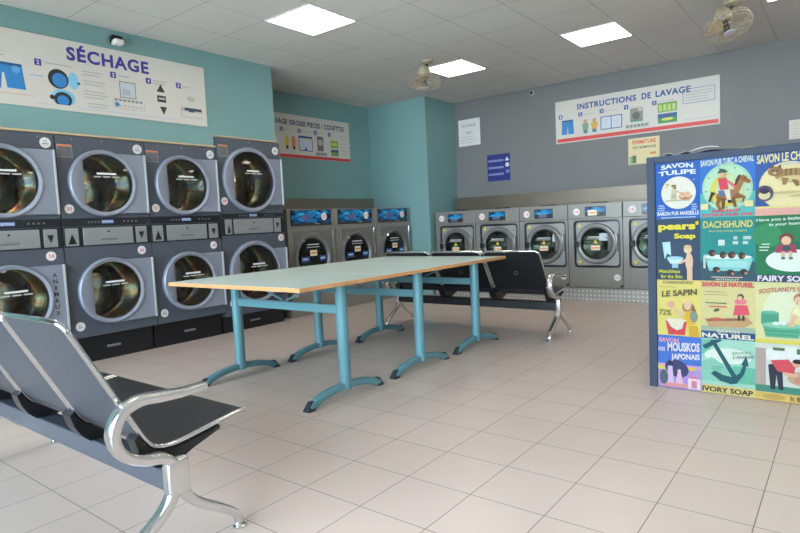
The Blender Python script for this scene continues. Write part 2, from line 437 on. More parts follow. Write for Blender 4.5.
def dryer(label, loc, w, top, doors, band, panel, tiles, kick, badges, energy, animaux=False):
    root = thing('stacked_tumble_dryer', label, 'dryer', loc, PI/2, 'stacked tumble dryers along the left wall')
    dep = .80
    b = MB()
    (u, l) = doors
    zs = (panel[0]+panel[1])/2
    for (cx, cz, R, rg, ch, xs, h0, h1), z0, z1 in ((u, zs, top), (l, kick, zs)):
        f, ex = rect_rho(0-cx, w-cx, z0-cz, z1-cz)
        b.radial(cx, cz, [(f, 0), (rg*1.03, 0)], M['slate'], 64, ex, False)
    b.box(0, .012, .0005, dep, kick, top, M['slate']); b.box(w-.012, w, .0005, dep, kick, top, M['slate'])
    b.box(.012, w-.012, .0005, dep, top-.012, top, M['slate']); b.box(.012, w-.012, dep-.012, dep, kick, top-.012, M['slate'])
    b.box(.012, w-.012, .0005, dep-.012, kick, kick+.012, M['slate'])
    for x in (.14, .5*w, w-.13): b.disc(x, top-.03, .006, -.002, M['steel_tile'], th=.002)
    b.build('body', root)
    k = MB(); k.box(.005, w-.005, .10, dep, 0, kick, M['black']); 
    kp = k.build('kick_plate', root, 'black recessed plinth panel')
    hd = MB(); hd.box(w*.42, w*.58, .088, .10, kick*.42, kick*.52, M['print_grey'], .004); hd.build('handle', kp)
    for i, dd in enumerate(doors): dryer_door(root, *dd, animaux=animaux and i == 1)
    c = MB(); c.box(.004, w-.004, -.008, 0, panel[0]-.012, panel[1]+.012, M['black_band'], .002)
    c.box(tiles[1][0], tiles[1][1], -.013, -.007, panel[0], panel[1], M['steel_tile'], .002)
    xm = (tiles[1][0]+tiles[1][1])/2; zm = (panel[0]+panel[1])/2
    cp = c.build('control_panel', root)
    k = MB(); k.disc(xm, zm+.04, .010, -.0145, M['black'], th=.002); k.build('lock', cp)
    k = MB(); k.box(xm-.075, xm+.075, -.018, -.013, zm-.042, zm-.022, M['print_grey'], .004); k.build('coin_slot', cp)
    arrow_tile(root, *tiles[0], panel[0], panel[1], True); arrow_tile(root, *tiles[2], panel[0], panel[1], False)
    bd = MB(); bd.box(.004, w-.004, -.006, 0, band[0], band[1], M['black_band'], .002)
    for x in (.22, .25, .28, .31, .55, .59, .63, .67): bd.rect(x*w/.82, x*w/.82+.014, (band[0]+band[1])/2-.008, (band[0]+band[1])/2+.006, -.0075, M['print_grey'])
    bo = bd.build('band', root, 'dark printed band under the upper door')
    br = MB(); zb = (band[0]+band[1])/2; br.rect(xm-.055, xm+.055, zb-.015, zb+.015, -.0078, ink('#7d93c8'))
    br.text('primus', xm-.045, xm+.045, zb-.011, zb+.011, -.0086, M['print_white'], .01); br.build('brand_plate', bo, 'small blue plate')
    for x, z, r, t, kind in badges: number_badge(root, x, z, r, t, M['red'], kind == 's')
    e = MB(); ex0, ex1, ez0, ez1 = energy
    e.rect(ex0, ex1, ez0, ez1, -.0015, M['label_grey']); e.rect(ex0, ex1, ez1-.018, ez1, -.0022, M['orange'])
    for q in range(4): e.rect(ex0+.01, ex1-.012, ez1-.036-q*.02, ez1-.033-q*.02, -.0022, M['slate'])
    e.outline(ex0, ex1, ez0, ez1, .003, -.0024, M['lgrey'])
    e.build('information_label', root, 'grey label with an orange strip')
    return root

def std_doors(): return ((.385, 1.665, .308, .268, .182, .797, 1.382, 1.944), (.385, .662, .308, .268, .182, .797, .35, .942))
def std(label, y, up, low, animaux=False, cropped=False):
    return dryer(label, (XL+.02, y, 0), .815, 2.083, std_doors(), (1.272, 1.345), (1.097, 1.255), ((.012, .125), (.165, .63), (.66, .772)), .255,
        [(.745, 2.005, .045, '15', 's'), (.07, 1.43, .041, up, 'n'), (.71, 1.02, .041, low, 'n'), (.076, .36, .041, '15', 's')], (.010, .137, 1.89, 2.003), animaux)
std('slate stacked dryer cut by the left edge, ANIMAUX written down its lower door', -.285, '23', '24', True)
std('slate stacked dryer numbered 25 above and 26 below, second from the left edge', .540, '25', '26')
std('slate stacked dryer numbered 27 above and 28 below, behind the table corner', 1.362, '27', '28')
dryer('tallest and widest stacked dryer, numbered 29, at the right end of the row', (XL+.02, 2.188, 0), .905, 2.205,
      ((.425, 1.742, .372, .325, .235, .893, 1.452, 2.0), (.425, .672, .365, .318, .235, .893, .385, .935)), (1.312, 1.36), (1.127, 1.295),
      ((.045, .135), (.158, .725), (.742, .845)), .20,
      [(.835, 2.105, .047, '15', 's'), (.065, 1.50, .043, '29', 'n'), (.845, 1.055, .043, '30', 'n'), (.085, .345, .043, '15', 's')], (.03, .15, 1.995, 2.125))

# ------------------------------------------------------------------ big washers in the alcove
def big_washer():
    w, top, dep = .862, 1.405, .70
    root = thing('large_washing_machine', '', 'washing machine', (0, 0, 0), PI/2, 'large washers in the alcove')
    b = MB(); cx, cz, rg = .385, .76, .262
    f, ex = rect_rho(-cx, w-cx, .0-cz, 1.15-cz)
    b.radial(cx, cz, [(f, 0), (rg*1.04, 0)], M['bronze'], 64, ex, False)
    b.box(0, w, 0, dep, 1.15, top, M['bronze'], .006); b.box(0, .012, .001, dep, 0, 1.15, M['bronze']); b.box(w-.012, w, .001, dep, 0, 1.15, M['bronze'])
    b.box(.012, w-.012, dep-.012, dep, 0, 1.15, M['bronze'])
    b.build('body', root)
    c = MB(); c.box(.055, .785, -.012, 0, 1.185, 1.392, M['black_band'], .003); c.rect(.065, .775, 1.20, 1.382, -.0135, M['display'])
    c.rect(.065, .775, 1.188, 1.222, -.0138, M['dark'])
    c.rect(.47, .56, 1.205, 1.213, -.0145, M['lgrey']); c.disc(.32, 1.29, .085, -.0142, ink('#5b5f92'), .045)
    cp = c.build('control_panel', root, 'blue panel with a wave picture')
    number_badge(cp, .645, 1.30, .052, '12', M['red'], False, -.018)
    d = MB(); R = .335
    fr, ex = rect_rho(.095-cx, .79-cx, .36-cz, 1.115-cz)
    d.radial(cx, cz, [(fr, 0), (fr, -.02), (lambda t: min(R, fr(t)-.004), -.022), (lambda t: min(R, fr(t)-.004), -.03), (R*.96, -.062), (R*.88, -.066), (rg*1.03, -.05), (rg, -.03), (rg, .03)], M['washer_ring'], 64, ex)
    door = d.build('door', root, 'grey plate with a round raised ring')
    g = MB(); g.radial(cx, cz, [(rg, -.03)]+[(rg*k, -.03-.02*(1-k*k)) for k in (.9, .7, .5, .3, .001)], M['wglass'], 48); g.build('door_glass', door)
    s = MB(); s.box(cx-.065, cx+.055, -.056, -.054, cz+.025, cz+.10, M['cream']); s.rect(cx-.05, cx+.04, cz+.05, cz+.075, -.057, M['orange'])
    s.build('warning_sticker', door, 'cream sticker')
    s = MB(); s.rect(cx-.11, cx+.10, cz+.17, cz+.18, -.0535, M['print_white']); s.rect(cx-.12, cx+.11, cz+.135, cz+.145, -.0535, M['lgrey'])
    s.rect(cx-.23, cx-.08, cz-.05, cz+.02, -.0535, ink('#24508f')); s.rect(cx+.10, cx+.23, cz-.05, cz+.02, -.0535, ink('#24508f'))
    s.rect(cx-.20, cx-.11, cz-.02, cz-.005, -.0545, M['print_white']); s.rect(cx+.12, cx+.20, cz-.02, cz-.005, -.0545, M['print_white'])
    s.build('warning_label', door, 'printed white lines and blue stickers')
    h = MB(); h.box(.79, .812, -.03, -.002, .36, 1.11, M['chrome'], .004); h.build('hinge_strip', door)
    h = MB(); h.box(cx-.20, cx-.165, -.085, -.05, cz+.215, cz+.25, M['chrome'], .008); h.build('latch', door)
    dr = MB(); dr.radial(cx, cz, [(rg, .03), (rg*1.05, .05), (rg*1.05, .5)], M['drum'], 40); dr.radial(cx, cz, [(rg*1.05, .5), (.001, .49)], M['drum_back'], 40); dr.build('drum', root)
    number_badge(root, .09, .30, .04, '4', M['dark'], False, -.003)
    return root
bw = big_washer(); AX = -3.07
bw.location = (AX, 3.27, 0); bw['label'] = 'large washing machine with a blue display, right beside the tallest dryer'
dup(bw, (AX, 4.14, 0), PI/2, 'middle of the three large blue-display washing machines in the teal alcove')
dup(bw, (AX, 5.01, 0), PI/2, 'large blue-display washing machine against the teal corner of the alcove')
tag(MB().box(-3.868, -3.80, 3.20, 5.86, 0, 1.59, M['stucco_y']).build('metal_wall_panel'), 'brownish textured metal panel behind the three large alcove washers', 'wall panel')

# ------------------------------------------------------------------ row of washers on a tread-plate plinth at the back
PZ = .185
pl = thing('washer_plinth', 'low plinth faced with dimpled tread plate under the back washers', 'plinth', (0, 0, 0))
MB().box(-2.66, 4.2, 5.94, 6.52, 0, PZ-.012, M['tread']).build('tread_plate', pl)
MB().box(-2.66, 4.2, 5.925, 6.52, PZ-.012, PZ, M['stucco'], .002).build('top_edge', pl)
tag(MB().box(-2.62, 4.2, 6.56, 6.60, 0, 1.525, M['stucco']).build('metal_wall_panel'), 'long tan textured metal panel behind the row of back washers', 'wall panel')

def washer():
    w, top, dep = .716, 1.118, .56
    root = thing('washing_machine', '', 'washing machine', (0, 0, PZ), 0, 'washers on the plinth at the back wall')
    cx, cz, rg = .375, .582, .195
    x0, x1, z0, z1 = .072, .690, .262, .895
    b = MB(); f, ex = rect_rho(-cx, w-cx, .0-cz, .915-cz); fi, ex2 = rect_rho(x0-cx, x1-cx, z0-cz, z1-cz)
    def rounded(t, g=fi, k=.05):
        r = g(t); x, z = r*math.cos(t), r*math.sin(t)
        ax0, ax1, az0, az1 = x0-cx+k, x1-cx-k, z0-cz+k, z1-cz-k
        qx = min(max(x, ax0), ax1); qz = min(max(z, az0), az1)
        if abs(x-qx) < 1e-9 or abs(z-qz) < 1e-9: return r
        c, q = math.cos(t), math.sin(t); bq = qx*c+qz*q; cc = qx*qx+qz*qz-k*k
        return bq+math.sqrt(max(0, bq*bq-cc))
    b.radial(cx, cz, [(f, 0), (rounded, 0), (rounded, .025)], M['washer'], 96, ex, False)
    b.box(0, w, -.004, dep, .918, top, M['washer'], .006); b.box(0, .012, .001, dep, 0, .916, M['washer']); b.box(w-.012, w, .001, dep, 0, .916, M['washer'])
    b.box(.012, w-.012, dep-.012, dep, 0, .916, M['washer'])
    b.build('body', root)
    p = MB(); sc = lambda k: (lambda t: rounded(t)-k)
    p.radial(cx, cz, [(rounded, .024), (sc(.03), .022), (sc(.032), .018)], M['black'], 96, ex2)
    p.radial(cx, cz, [(sc(.032), .018), (rg*1.04, .018)], M['washer_plate'], 96, ex2)
    for x, z in ((x0+.075, z1-.07), (x0+.075, z0+.075)): p.disc(x, z, .022, .0165, M['yellow'], th=.001)
    p.build('recessed_panel', root, 'pale steel plate in a black rounded surround')
    d = MB(); R = .272
    d.radial(cx, cz, [(R, .018), (R, -.005), (R*.96, -.022), (R*.88, -.026), (rg*1.08, -.018)], M['washer_ring'], 64)
    d.radial(cx, cz, [(rg*1.08, -.018), (rg, -.006), (rg, .03)], M['gasket'], 64)
    d.box(cx+.15, x1-.035, -.012, .016, cz-.10, cz+.13, M['washer_ring'], .006)
    door = d.build('door', root)
    g = MB(); g.radial(cx, cz, [(rg, -.006)]+[(rg*k, -.006-.016*(1-k*k)) for k in (.9, .7, .5, .3, .001)], M['wglass'], 48); g.build('door_glass', door)
    h = MB(); h.box(cx-.285, cx-.215, -.05, -.018, cz-.045, cz+.035, M['black'], .01); h.build('handle', door, 'black latch handle')
    s = MB(); s.box(cx-.06, cx+.06, -.028, -.026, cz-.085, cz-.022, M['cream']); 
    for q in range(3): s.rect(cx-.048+q*.036, cx-.022+q*.036, cz-.066, cz-.042, -.0285, M['orange'])
    s.build('warning_sticker', door, 'cream sticker with orange marks')
    s = MB(); s.poly([(cx-.032, cz+.005), (cx+.032, cz+.005), (cx, cz+.055)], -.0265, M['yellow']); s.rect(cx-.10, cx+.10, cz+.085, cz+.095, -.0265, M['print_white']); s.rect(cx-.12, cx+.10, cz+.062, cz+.070, -.0265, M['lgrey'])
    s.build('warning_label', door, 'yellow triangle and white lines')
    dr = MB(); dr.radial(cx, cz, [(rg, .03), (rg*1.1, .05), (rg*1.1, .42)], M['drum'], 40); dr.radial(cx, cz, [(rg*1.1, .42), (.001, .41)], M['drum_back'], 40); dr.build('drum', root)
    c = MB(); c.box(.235, .51, -.010, 0, .945, 1.075, M['black_band'], .004); c.rect(.243, .502, 1.005, 1.065, -.0112, M['display']); c.rect(.30, .42, .96, 1.005, -.0114, ink('#56617e'))
    c.build('control_display', root, 'dark display with a blue picture')
    h = MB(); h.box(.30, .47, .05, .22, top, top+.014, M['gasket'], .004); h.build('soap_lid', root)
    f = MB(); f.disc(w-.018, .022, .018, -.014, M['black'], th=.014); f.build('levelling_foot', root)
    return root
wm = washer(); WY = 5.95; WP = .725; W0 = -2.612
wn = ['washing machine in the back row nearest the teal wall',
      'washing machine, second of the back row from the teal wall',
      'washing machine in the middle of the back row, dark bar on its lower sticker',
      'washing machine with a cream note on its display, fourth in the back row',
      'washing machine half hidden by the soap poster board']
base_children = list(wm.children)
ws = [wm]+[dup(wm, (W0+i*WP, WY, PZ), 0, wn[i]) for i in range(1, 5)]
wm.location = (W0, WY, PZ); wm['label'] = wn[0]
for i, r in enumerate(ws):
    number_badge(r, .12, 1.012, .047, str(11+i), M['red'], False, -.008)
    b = MB(); b.disc(.642, .135, .042, -.003, M['white'], th=.002)
    if i == 2: b.rect(.602, .682, .125, .145, -.0042, M['dark'])
    else: b.text('6.5', .618, .666, .122, .148, -.0042, M['print_grey'], .01)
    b.build('round_sticker', r)
n = MB(); n.rect(.275, .395, .955, 1.03, -.013, M['cream']); n.rect(.29, .38, .985, .997, -.014, M['orange']); n.build('cream_note', ws[3], 'cream note over the display')

# ------------------------------------------------------------------ wall signs
def bars(mb, x0, x1, z, n, h, gap, y, m, jag=.3):
    if isinstance(mb, PG): mb.next('drawing'); k = MB(); bars(k, x0, x1, z, n, h, gap, y, m, jag); k.build('small_print', mb.root); return
    for i in range(n):
        mb.rect(x0, x1-(x1-x0)*random.random()*jag, z-i*gap-h, z-i*gap, y, m)
def step_square(root, x, z, s, d, y):
    mb = MB()
    mb.rect(x, x+s, z, z+s, y, M['purple'] if d[1] == 'p' else M['navy']); mb.text(d[0], x+s*.3, x+s*.7, z+s*.18, z+s*.82, y-.0008, M['print_white'], .02)
    mb.build('step_number', root)

# drying instructions (local x = world y)
sy0, sy1, sz0, sz1 = -.95, 2.11, 2.305, 2.932
sg = thing('instruction_sign', 'long white SECHAGE instruction sign above the stacked dryers', 'sign', (XL, 0, 0), PI/2)
MB().box(sy0, sy1, -.012, -.001, sz0, sz1, M['sign'], .002).build('board', sg)
t = MB(); t.text('SÉCHAGE', .705, 1.475, 2.755, 2.905, -.0135, M['purple'], .035, 1.12); t.build('lettering', sg, 'bold purple heading SÉCHAGE')
Y = -.0135
for x, z, d in ((.437, 2.665, '2p'), (1.085, 2.665, '3p'), (1.437, 2.665, '4p'), (1.765, 2.67, '5p'), (-.3, 2.66, '1p')): step_square(sg, x, z, .055, d, Y)
q = PG(sg)
q.poly([(.05, 2.63), (.335, 2.645), (.355, 2.44), (.215, 2.44), (.20, 2.56), (.185, 2.56), (.17, 2.43), (.03, 2.43)], Y, M['denim'])
q.rect(.05, .335, 2.625, 2.648, Y-.0006, ink('#1c4f86')); q.disc(.29, 2.60, .032, Y-.0006, ink('#5aa2da')); q.disc(.10, 2.60, .032, Y-.0006, ink('#5aa2da'))
q.next('jeans_drawing')
q.disc(.62, 2.575, .085, Y, M['dark']); q.disc(.63, 2.565, .062, Y-.0006, M['denim']); q.disc(.745, 2.575, .042, Y, M['sky'], .075); q.disc(.79, 2.56, .012, Y, M['dark'])
q.next('open_drum_drawing')
q.disc(.65, 2.415, .10, Y, M['sky'], .075); q.disc(.645, 2.40, .075, Y-.0006, M['dark'], .065); q.disc(.645, 2.39, .05, Y-.0012, M['denim'], .045); q.rect(.55, .76, 2.33, 2.352, Y-.0018, M['sign']); q.disc(.555, 2.41, .02, Y-.002, M['dark'])
q.next('drum_drawing')
q.outline(1.165, 1.325, 2.49, 2.645, .008, Y, M['print_grey']); q.rect(1.175, 1.315, 2.5, 2.635, Y, ink('#c4ccd4')); q.rect(1.19, 1.27, 2.515, 2.575, Y-.0006, ink('#aab6c6'))
q.next('keypad_drawing')
q.outline(1.095, 1.405, 2.385, 2.478, .005, Y, M['lgrey'])
for i in range(7):
    q.rect(1.11+i*.041, 1.137+i*.041, 2.455, 2.472, Y, M['print_grey']); q.rect(1.11+i*.041, 1.137+i*.041, 2.405, 2.42, Y, M['lgrey'])
q.disc(1.13, 2.42, .022, Y-.0006, M['denim'])
q.next('price_drawing')
q.poly([(1.545, 2.60), (1.635, 2.60), (1.59, 2.68)], Y, M['dark']); q.next('arrow_drawing'); q.rect(1.545, 1.64, 2.50, 2.565, Y, M['dark']); q.rect(1.56, 1.63, 2.525, 2.545, Y-.0006, M['lgrey']); q.next('button_drawing'); q.poly([(1.565, 2.455), (1.645, 2.455), (1.605, 2.375)], Y, M['dark'])
q.next('arrow_drawing')
q.disc(1.93, 2.575, .05, Y, ink('#bcb8ac'), .028); q.next('coin_drawing'); q.rect(1.80, 2.055, 2.38, 2.485, Y, M['lgrey']); q.rect(1.81, 2.05, 2.388, 2.44, Y-.0006, M['sign']); q.rect(1.845, 2.045, 2.452, 2.478, Y-.0006, M['dark']); q.rect(1.89, 1.96, 2.437, 2.465, Y-.0012, ink('#22456e'))
bars(q, .52, .76, 2.705, 1, .012, .02, Y, M['lgrey']); bars(q, .83, 1.02, 2.685, 2, .01, .028, Y, M['lgrey']); bars(q, .83, 1.04, 2.60, 2, .01, .028, Y, M['lgrey']); bars(q, .83, 1.05, 2.51, 3, .01, .028, Y, M['lgrey']); bars(q, .86, 1.05, 2.40, 2, .01, .028, Y, M['lgrey'])
bars(q, 1.16, 1.27, 2.70, 1, .012, .02, Y, M['lgrey']); bars(q, 1.51, 1.66, 2.71, 2, .012, .025, Y, M['lgrey']); bars(q, 1.84, 1.96, 2.70, 1, .012, .02, Y, M['lgrey'])
q.rect(.39, .5, 2.575, 2.582, Y, M['sky']); bars(q, .05, .42, 2.40, 1, .008, .02, Y, ink('#d9b0a8')); bars(q, .42, 1.75, 2.345, 1, .007, .02, Y, ink('#b9c0d2'), .05); bars(q, 0.03, .25, 2.71, 1, .012, .02, Y, M['lgrey'])
q.next('drawing')

# alcove sign (local x = world y)
ag = thing('instruction_sign', 'white LAVAGE GROSSE PIECES / COUETTES sign with red stripe in the alcove', 'sign', (-3.87, 0, 0), PI/2)
MB().box(3.28, 5.39, -.012, -.001, 2.188, 2.815, M['sign'], .002).build('board', ag)
t = MB(); t.text('LAVAGE GROSSE PIECES / COUETTES', 3.75, 5.27, 2.66, 2.735, Y, ink('#3d3b6e'), .035, 1.1); t.build('lettering', ag, 'bold dark heading')
MB().rect(3.285, 5.385, 2.19, 2.235, Y, M['sign_red']).build('stripe', ag, 'red stripe along the lower edge')
for x, d in ((3.93, '2n'), (4.27, '3n'), (4.6, '4n'), (4.9, '5n')): step_square(ag, x, 2.56, .06, d, Y)
q = PG(ag)
for x, m in ((4.03, 'yellow'), (4.16, 'orange')):
    q.disc(x+.02, 2.47, .03, Y, M[m]); q.poly([(x-.02, 2.45), (x+.06, 2.45), (x+.05, 2.36), (x-.01, 2.36)], Y, M[m]); q.rect(x, x+.045, 2.31, 2.36, Y, M['dark']); q.next('figure_drawing')
q.outline(4.28, 4.56, 2.30, 2.52, .012, Y, M['navy']); q.rect(4.29, 4.55, 2.49, 2.52, Y, M['navy']); q.rect(4.30, 4.54, 2.32, 2.45, Y, ink('#c9d1e2')); q.poly([(4.39, 2.31), (4.45, 2.31), (4.42, 2.37)], Y-.0006, M['navy'])
q.next('load_drawing')
q.rect(4.66, 4.79, 2.32, 2.54, Y, ink('#6a6b62')); q.disc(4.725, 2.45, .05, Y-.0006, M['lgrey']); q.next('machine_drawing'); q.rect(4.61, 4.86, 2.245, 2.305, Y, M['lgrey'])
for i in range(5): q.rect(4.625+i*.046, 4.655+i*.046, 2.26, 2.29, Y-.0006, M['print_grey'])
q.next('keypad_drawing')
q.rect(4.95, 5.12, 2.385, 2.50, Y, ink('#8fae52')); q.rect(4.97, 5.10, 2.42, 2.47, Y-.0006, ink('#c7cf6a')); q.next('card_drawing'); q.rect(4.95, 5.12, 2.26, 2.36, Y, ink('#7fa04a')); q.rect(4.95, 5.12, 2.32, 2.36, Y-.0006, ink('#2f567f'))
bars(q, 5.16, 5.34, 2.58, 6, .01, .055, Y, M['lgrey'], .2); bars(q, 4.0, 4.22, 2.595, 1, .01, .02, Y, M['lgrey']); bars(q, 4.34, 4.56, 2.595, 1, .01, .02, Y, M['lgrey']); bars(q, 4.67, 4.8, 2.595, 1, .01, .02, Y, M['lgrey'])
q.next('drawing')

# washing instructions on the grey wall
wg = thing('instruction_sign', 'white INSTRUCTIONS DE LAVAGE sign with red stripe on the grey wall', 'sign', (0, YB, 0))
MB().box(-.91, 1.275, -.012, -.001, 2.228, 2.845, M['sign'], .002).build('board', wg)
for wd, a, b in (('INSTRUCTIONS', -.575, .255), ('DE', .325, .445), ('LAVAGE', .505, .935)):
    t = MB(); t.text(wd, a, b, 2.685, 2.77, Y, M['navy'], .035, 1.1); t.build('lettering', wg, 'bold blue heading word '+wd)
MB().rect(-.885, 1.255, 2.245, 2.295, Y, M['sign_red']).build('stripe', wg, 'red stripe along the lower edge')
for x, d in ((-.86, '1n'), (-.56, '2n'), (-.25, '3n'), (.09, '4n'), (.46, '5n')): step_square(wg, x, 2.585, .058, d, Y)
q = PG(wg)
q.poly([(-.81, 2.555), (-.64, 2.555), (-.63, 2.35), (-.715, 2.35), (-.725, 2.48), (-.735, 2.35), (-.82, 2.35)], Y, M['denim']); q.rect(-.81, -.64, 2.535, 2.558, Y-.0006, ink('#1c4f86'))
q.next('jeans_drawing')
for x, m in ((-.46, ink('#6f9a86')), (-.33, ink('#d2a53c'))):
    q.disc(x, 2.505, .03, Y, ink('#c99c7a')); q.poly([(x-.05, 2.475), (x+.05, 2.475), (x+.035, 2.38), (x-.035, 2.38)], Y, m); q.rect(x-.03, x+.03, 2.335, 2.38, Y, ink('#3c6a8c')); q.next('figure_drawing')
q.outline(-.24, .06, 2.35, 2.535, .012, Y, M['navy']); q.rect(-.22, .04, 2.365, 2.52, Y, ink('#cfd8e6')); q.rect(-.095, -.083, 2.36, 2.53, Y-.0006, M['navy']); bars(q, -.2, -.11, 2.49, 4, .008, .03, Y-.0006, M['lgrey']); bars(q, -.06, .03, 2.49, 4, .008, .03, Y-.0006, M['lgrey'])
q.next('booklet_drawing')
q.rect(.17, .34, 2.40, 2.585, Y, ink('#8d8a84')); q.disc(.25, 2.48, .05, Y-.0006, ink('#5c605e')); q.rect(.28, .33, 2.54, 2.575, Y-.0012, ink('#c5c2ba')); q.rect(.18, .33, 2.405, 2.43, Y-.0012, ink('#4d8f7c'))
q.next('machine_drawing')
q.rect(.10, .42, 2.315, 2.38, Y, ink('#b9c6bd'));
for i in range(6): q.rect(.115+i*.05, .15+i*.05, 2.33, 2.36, Y-.0006, M['print_grey'])
q.next('keypad_drawing')
q.rect(.53, .77, 2.475, 2.60, Y, ink('#6fa24a')); 
for i in range(4): q.rect(.545+i*.056, .585+i*.056, 2.49, 2.575, Y-.0006, ink('#b9cf7a'))
q.next('card_drawing')
q.rect(.53, .77, 2.33, 2.455, Y, ink('#3f8f50')); q.rect(.53, .77, 2.40, 2.455, Y-.0006, ink('#27588e')); q.disc(.65, 2.38, .075, Y-.001, ink('#c9cf5a'), .02)
q.next('card_drawing')
q.outline(.84, 1.22, 2.54, 2.73, .008, Y, ink('#7c88b4')); bars(q, .87, 1.2, 2.69, 4, .012, .035, Y, M['lgrey'], .3)
bars(q, .54, .75, 2.63, 1, .01, .02, Y, M['lgrey']); bars(q, -.49, -.28, 2.61, 1, .01, .02, Y, M['lgrey']); bars(q, -.18, .04, 2.61, 1, .01, .02, Y, M['lgrey']); bars(q, .16, .3, 2.61, 1, .01, .02, Y, M['lgrey']); bars(q, .84, 1.24, 2.34, 1, .006, .02, Y, M['lgrey'], .05)
q.next('drawing')

# small notices
nt_ = thing('notice_sign', 'white paper notice high on the grey wall beside the teal corner', 'notice', (0, YB, 0))
MB().box(-2.62, -2.21, -.004, 0, 2.385, 2.82, M['white']).build('sheet', nt_)
q = PG(nt_); q.text('LE LINGE', -2.55, -2.29, 2.70, 2.74, -.005, M['print_grey'], .005); q.next('print'); q.text('SEC', -2.48, -2.35, 2.58, 2.62, -.005, M['print_grey'], .005); bars(q, -2.58, -2.25, 2.535, 3, .008, .045, -.005, M['lgrey']); q.next('print')
nt_ = thing('notice_sign', 'dark blue rounded notice with white lines and triangle on the grey wall', 'notice', (0, YB, 0))
MB().box(-2.095, -1.69, -.008, 0, 1.765, 2.19, ink('#232f7c'), .003).build('sheet', nt_)
q = PG(nt_)
for z in (2.10, 1.99, 1.885): q.rect(-2.075, -1.80, z-.03, z+.005, -.0092, ink('#7f86bc')); q.next('print')
q.poly([(-1.775, 2.075), (-1.70, 2.075), (-1.737, 2.14)], -.0092, M['print_white']); q.next('print'); q.disc(-1.735, 2.01, .035, -.0092, M['print_white']); q.next('print'); q.rect(-1.765, -1.70, 1.88, 1.93, -.0092, ink('#7f86bc'))
q.next('print')
nt_ = thing('notice_sign', 'cream paper notice with red heading under the washing instructions sign', 'notice', (0, YB, 0))
MB().box(.135, .545, -.004, 0, 1.82, 2.175, ink('#d8cb9e')).build('sheet', nt_)
q = PG(nt_); q.text('FERMETURE', .19, .50, 2.095, 2.145, -.005, M['sign_red'], .02); q.next('print'); q.text('EN SEMAINE', .20, .50, 2.03, 2.062, -.005, M['dark'], .012); q.next('print'); q.rect(.15, .24, 1.83, 1.93, -.005, ink('#86a87c')); q.rect(.19, .24, 1.84, 1.94, -.0056, ink('#4f6b45')); q.next('print'); q.rect(.42, .50, 1.94, 1.97, -.005, M['orange']); q.next('print')
nt_ = thing('notice_sign', 'pale notice with ruled lines at the right edge of the photo above the poster board', 'notice', (0, YB, 0))
MB().box(2.005, 2.42, -.004, 0, 1.94, 2.165, ink('#cfc8ba')).build('sheet', nt_)
q = PG(nt_); bars(q, 2.04, 2.40, 2.13, 6, .008, .033, -.005, M['lgrey'], .1); q.next('print')

# sensors
sn = thing('wall_sensor', 'small white sensor on a black bracket above the SECHAGE sign', 'sensor', (XL, 1.154, 3.0), PI/2)
MB().box(-.045, .055, -.07, -.001, -.02, .055, M['black'], .008).build('bracket', sn)
c = MB(); c.box(-.045, .04, -.115, -.03, -.035, .012, M['white'], .012, 3); c.build('housing', sn, 'white rounded housing')
cm = thing('dome_camera', 'tiny dark dome camera on the grey wall under the ceiling', 'camera', (-1.281, YB, 3.05))
MB().radial(0, 0, [(.001, 0), (.04, 0), (.04, -.02), (.03, -.028), (.001, -.028)], M['lgrey'], 24).build('base', cm)
MB().radial(0, 0, [(.026, -.027), (.024, -.04), (.015, -.05), (.001, -.053)], M['black'], 24).build('dome', cm)

# ------------------------------------------------------------------ ceiling lights and fans
def light(label, x, y):
    r = thing('ceiling_light', label, 'ceiling light', (x, y, H), 0, 'square ceiling light panels')
    f = MB(); w, d = .61, .633
    for a in ((0, w, 0, .02), (0, w, d-.02, d), (0, .02, .02, d-.02), (w-.02, w, .02, d-.02)): f.box(*a, -.008, -.0005, M['white'])
    f.build('frame', r)
    MB().box(.02, w-.02, .02, d-.02, -.006, -.001, M['lamp']).build('diffuser', r, 'glowing white panel')
light('lit square ceiling panel nearest the SECHAGE sign', -1.765, 2.0)
light('lit square ceiling panel above the washing instructions sign', .075, 4.533)
light('lit square ceiling panel beside the farther ceiling fan', -1.765, 4.533)
light('lit square ceiling panel at the top right edge of the photo', 1.935, 4.45)
light('lit square ceiling panel outside the frame, over the bench', -1.765, -.533)
light('lit square ceiling panel outside the frame, over the poster board', 2.5, 1.0)

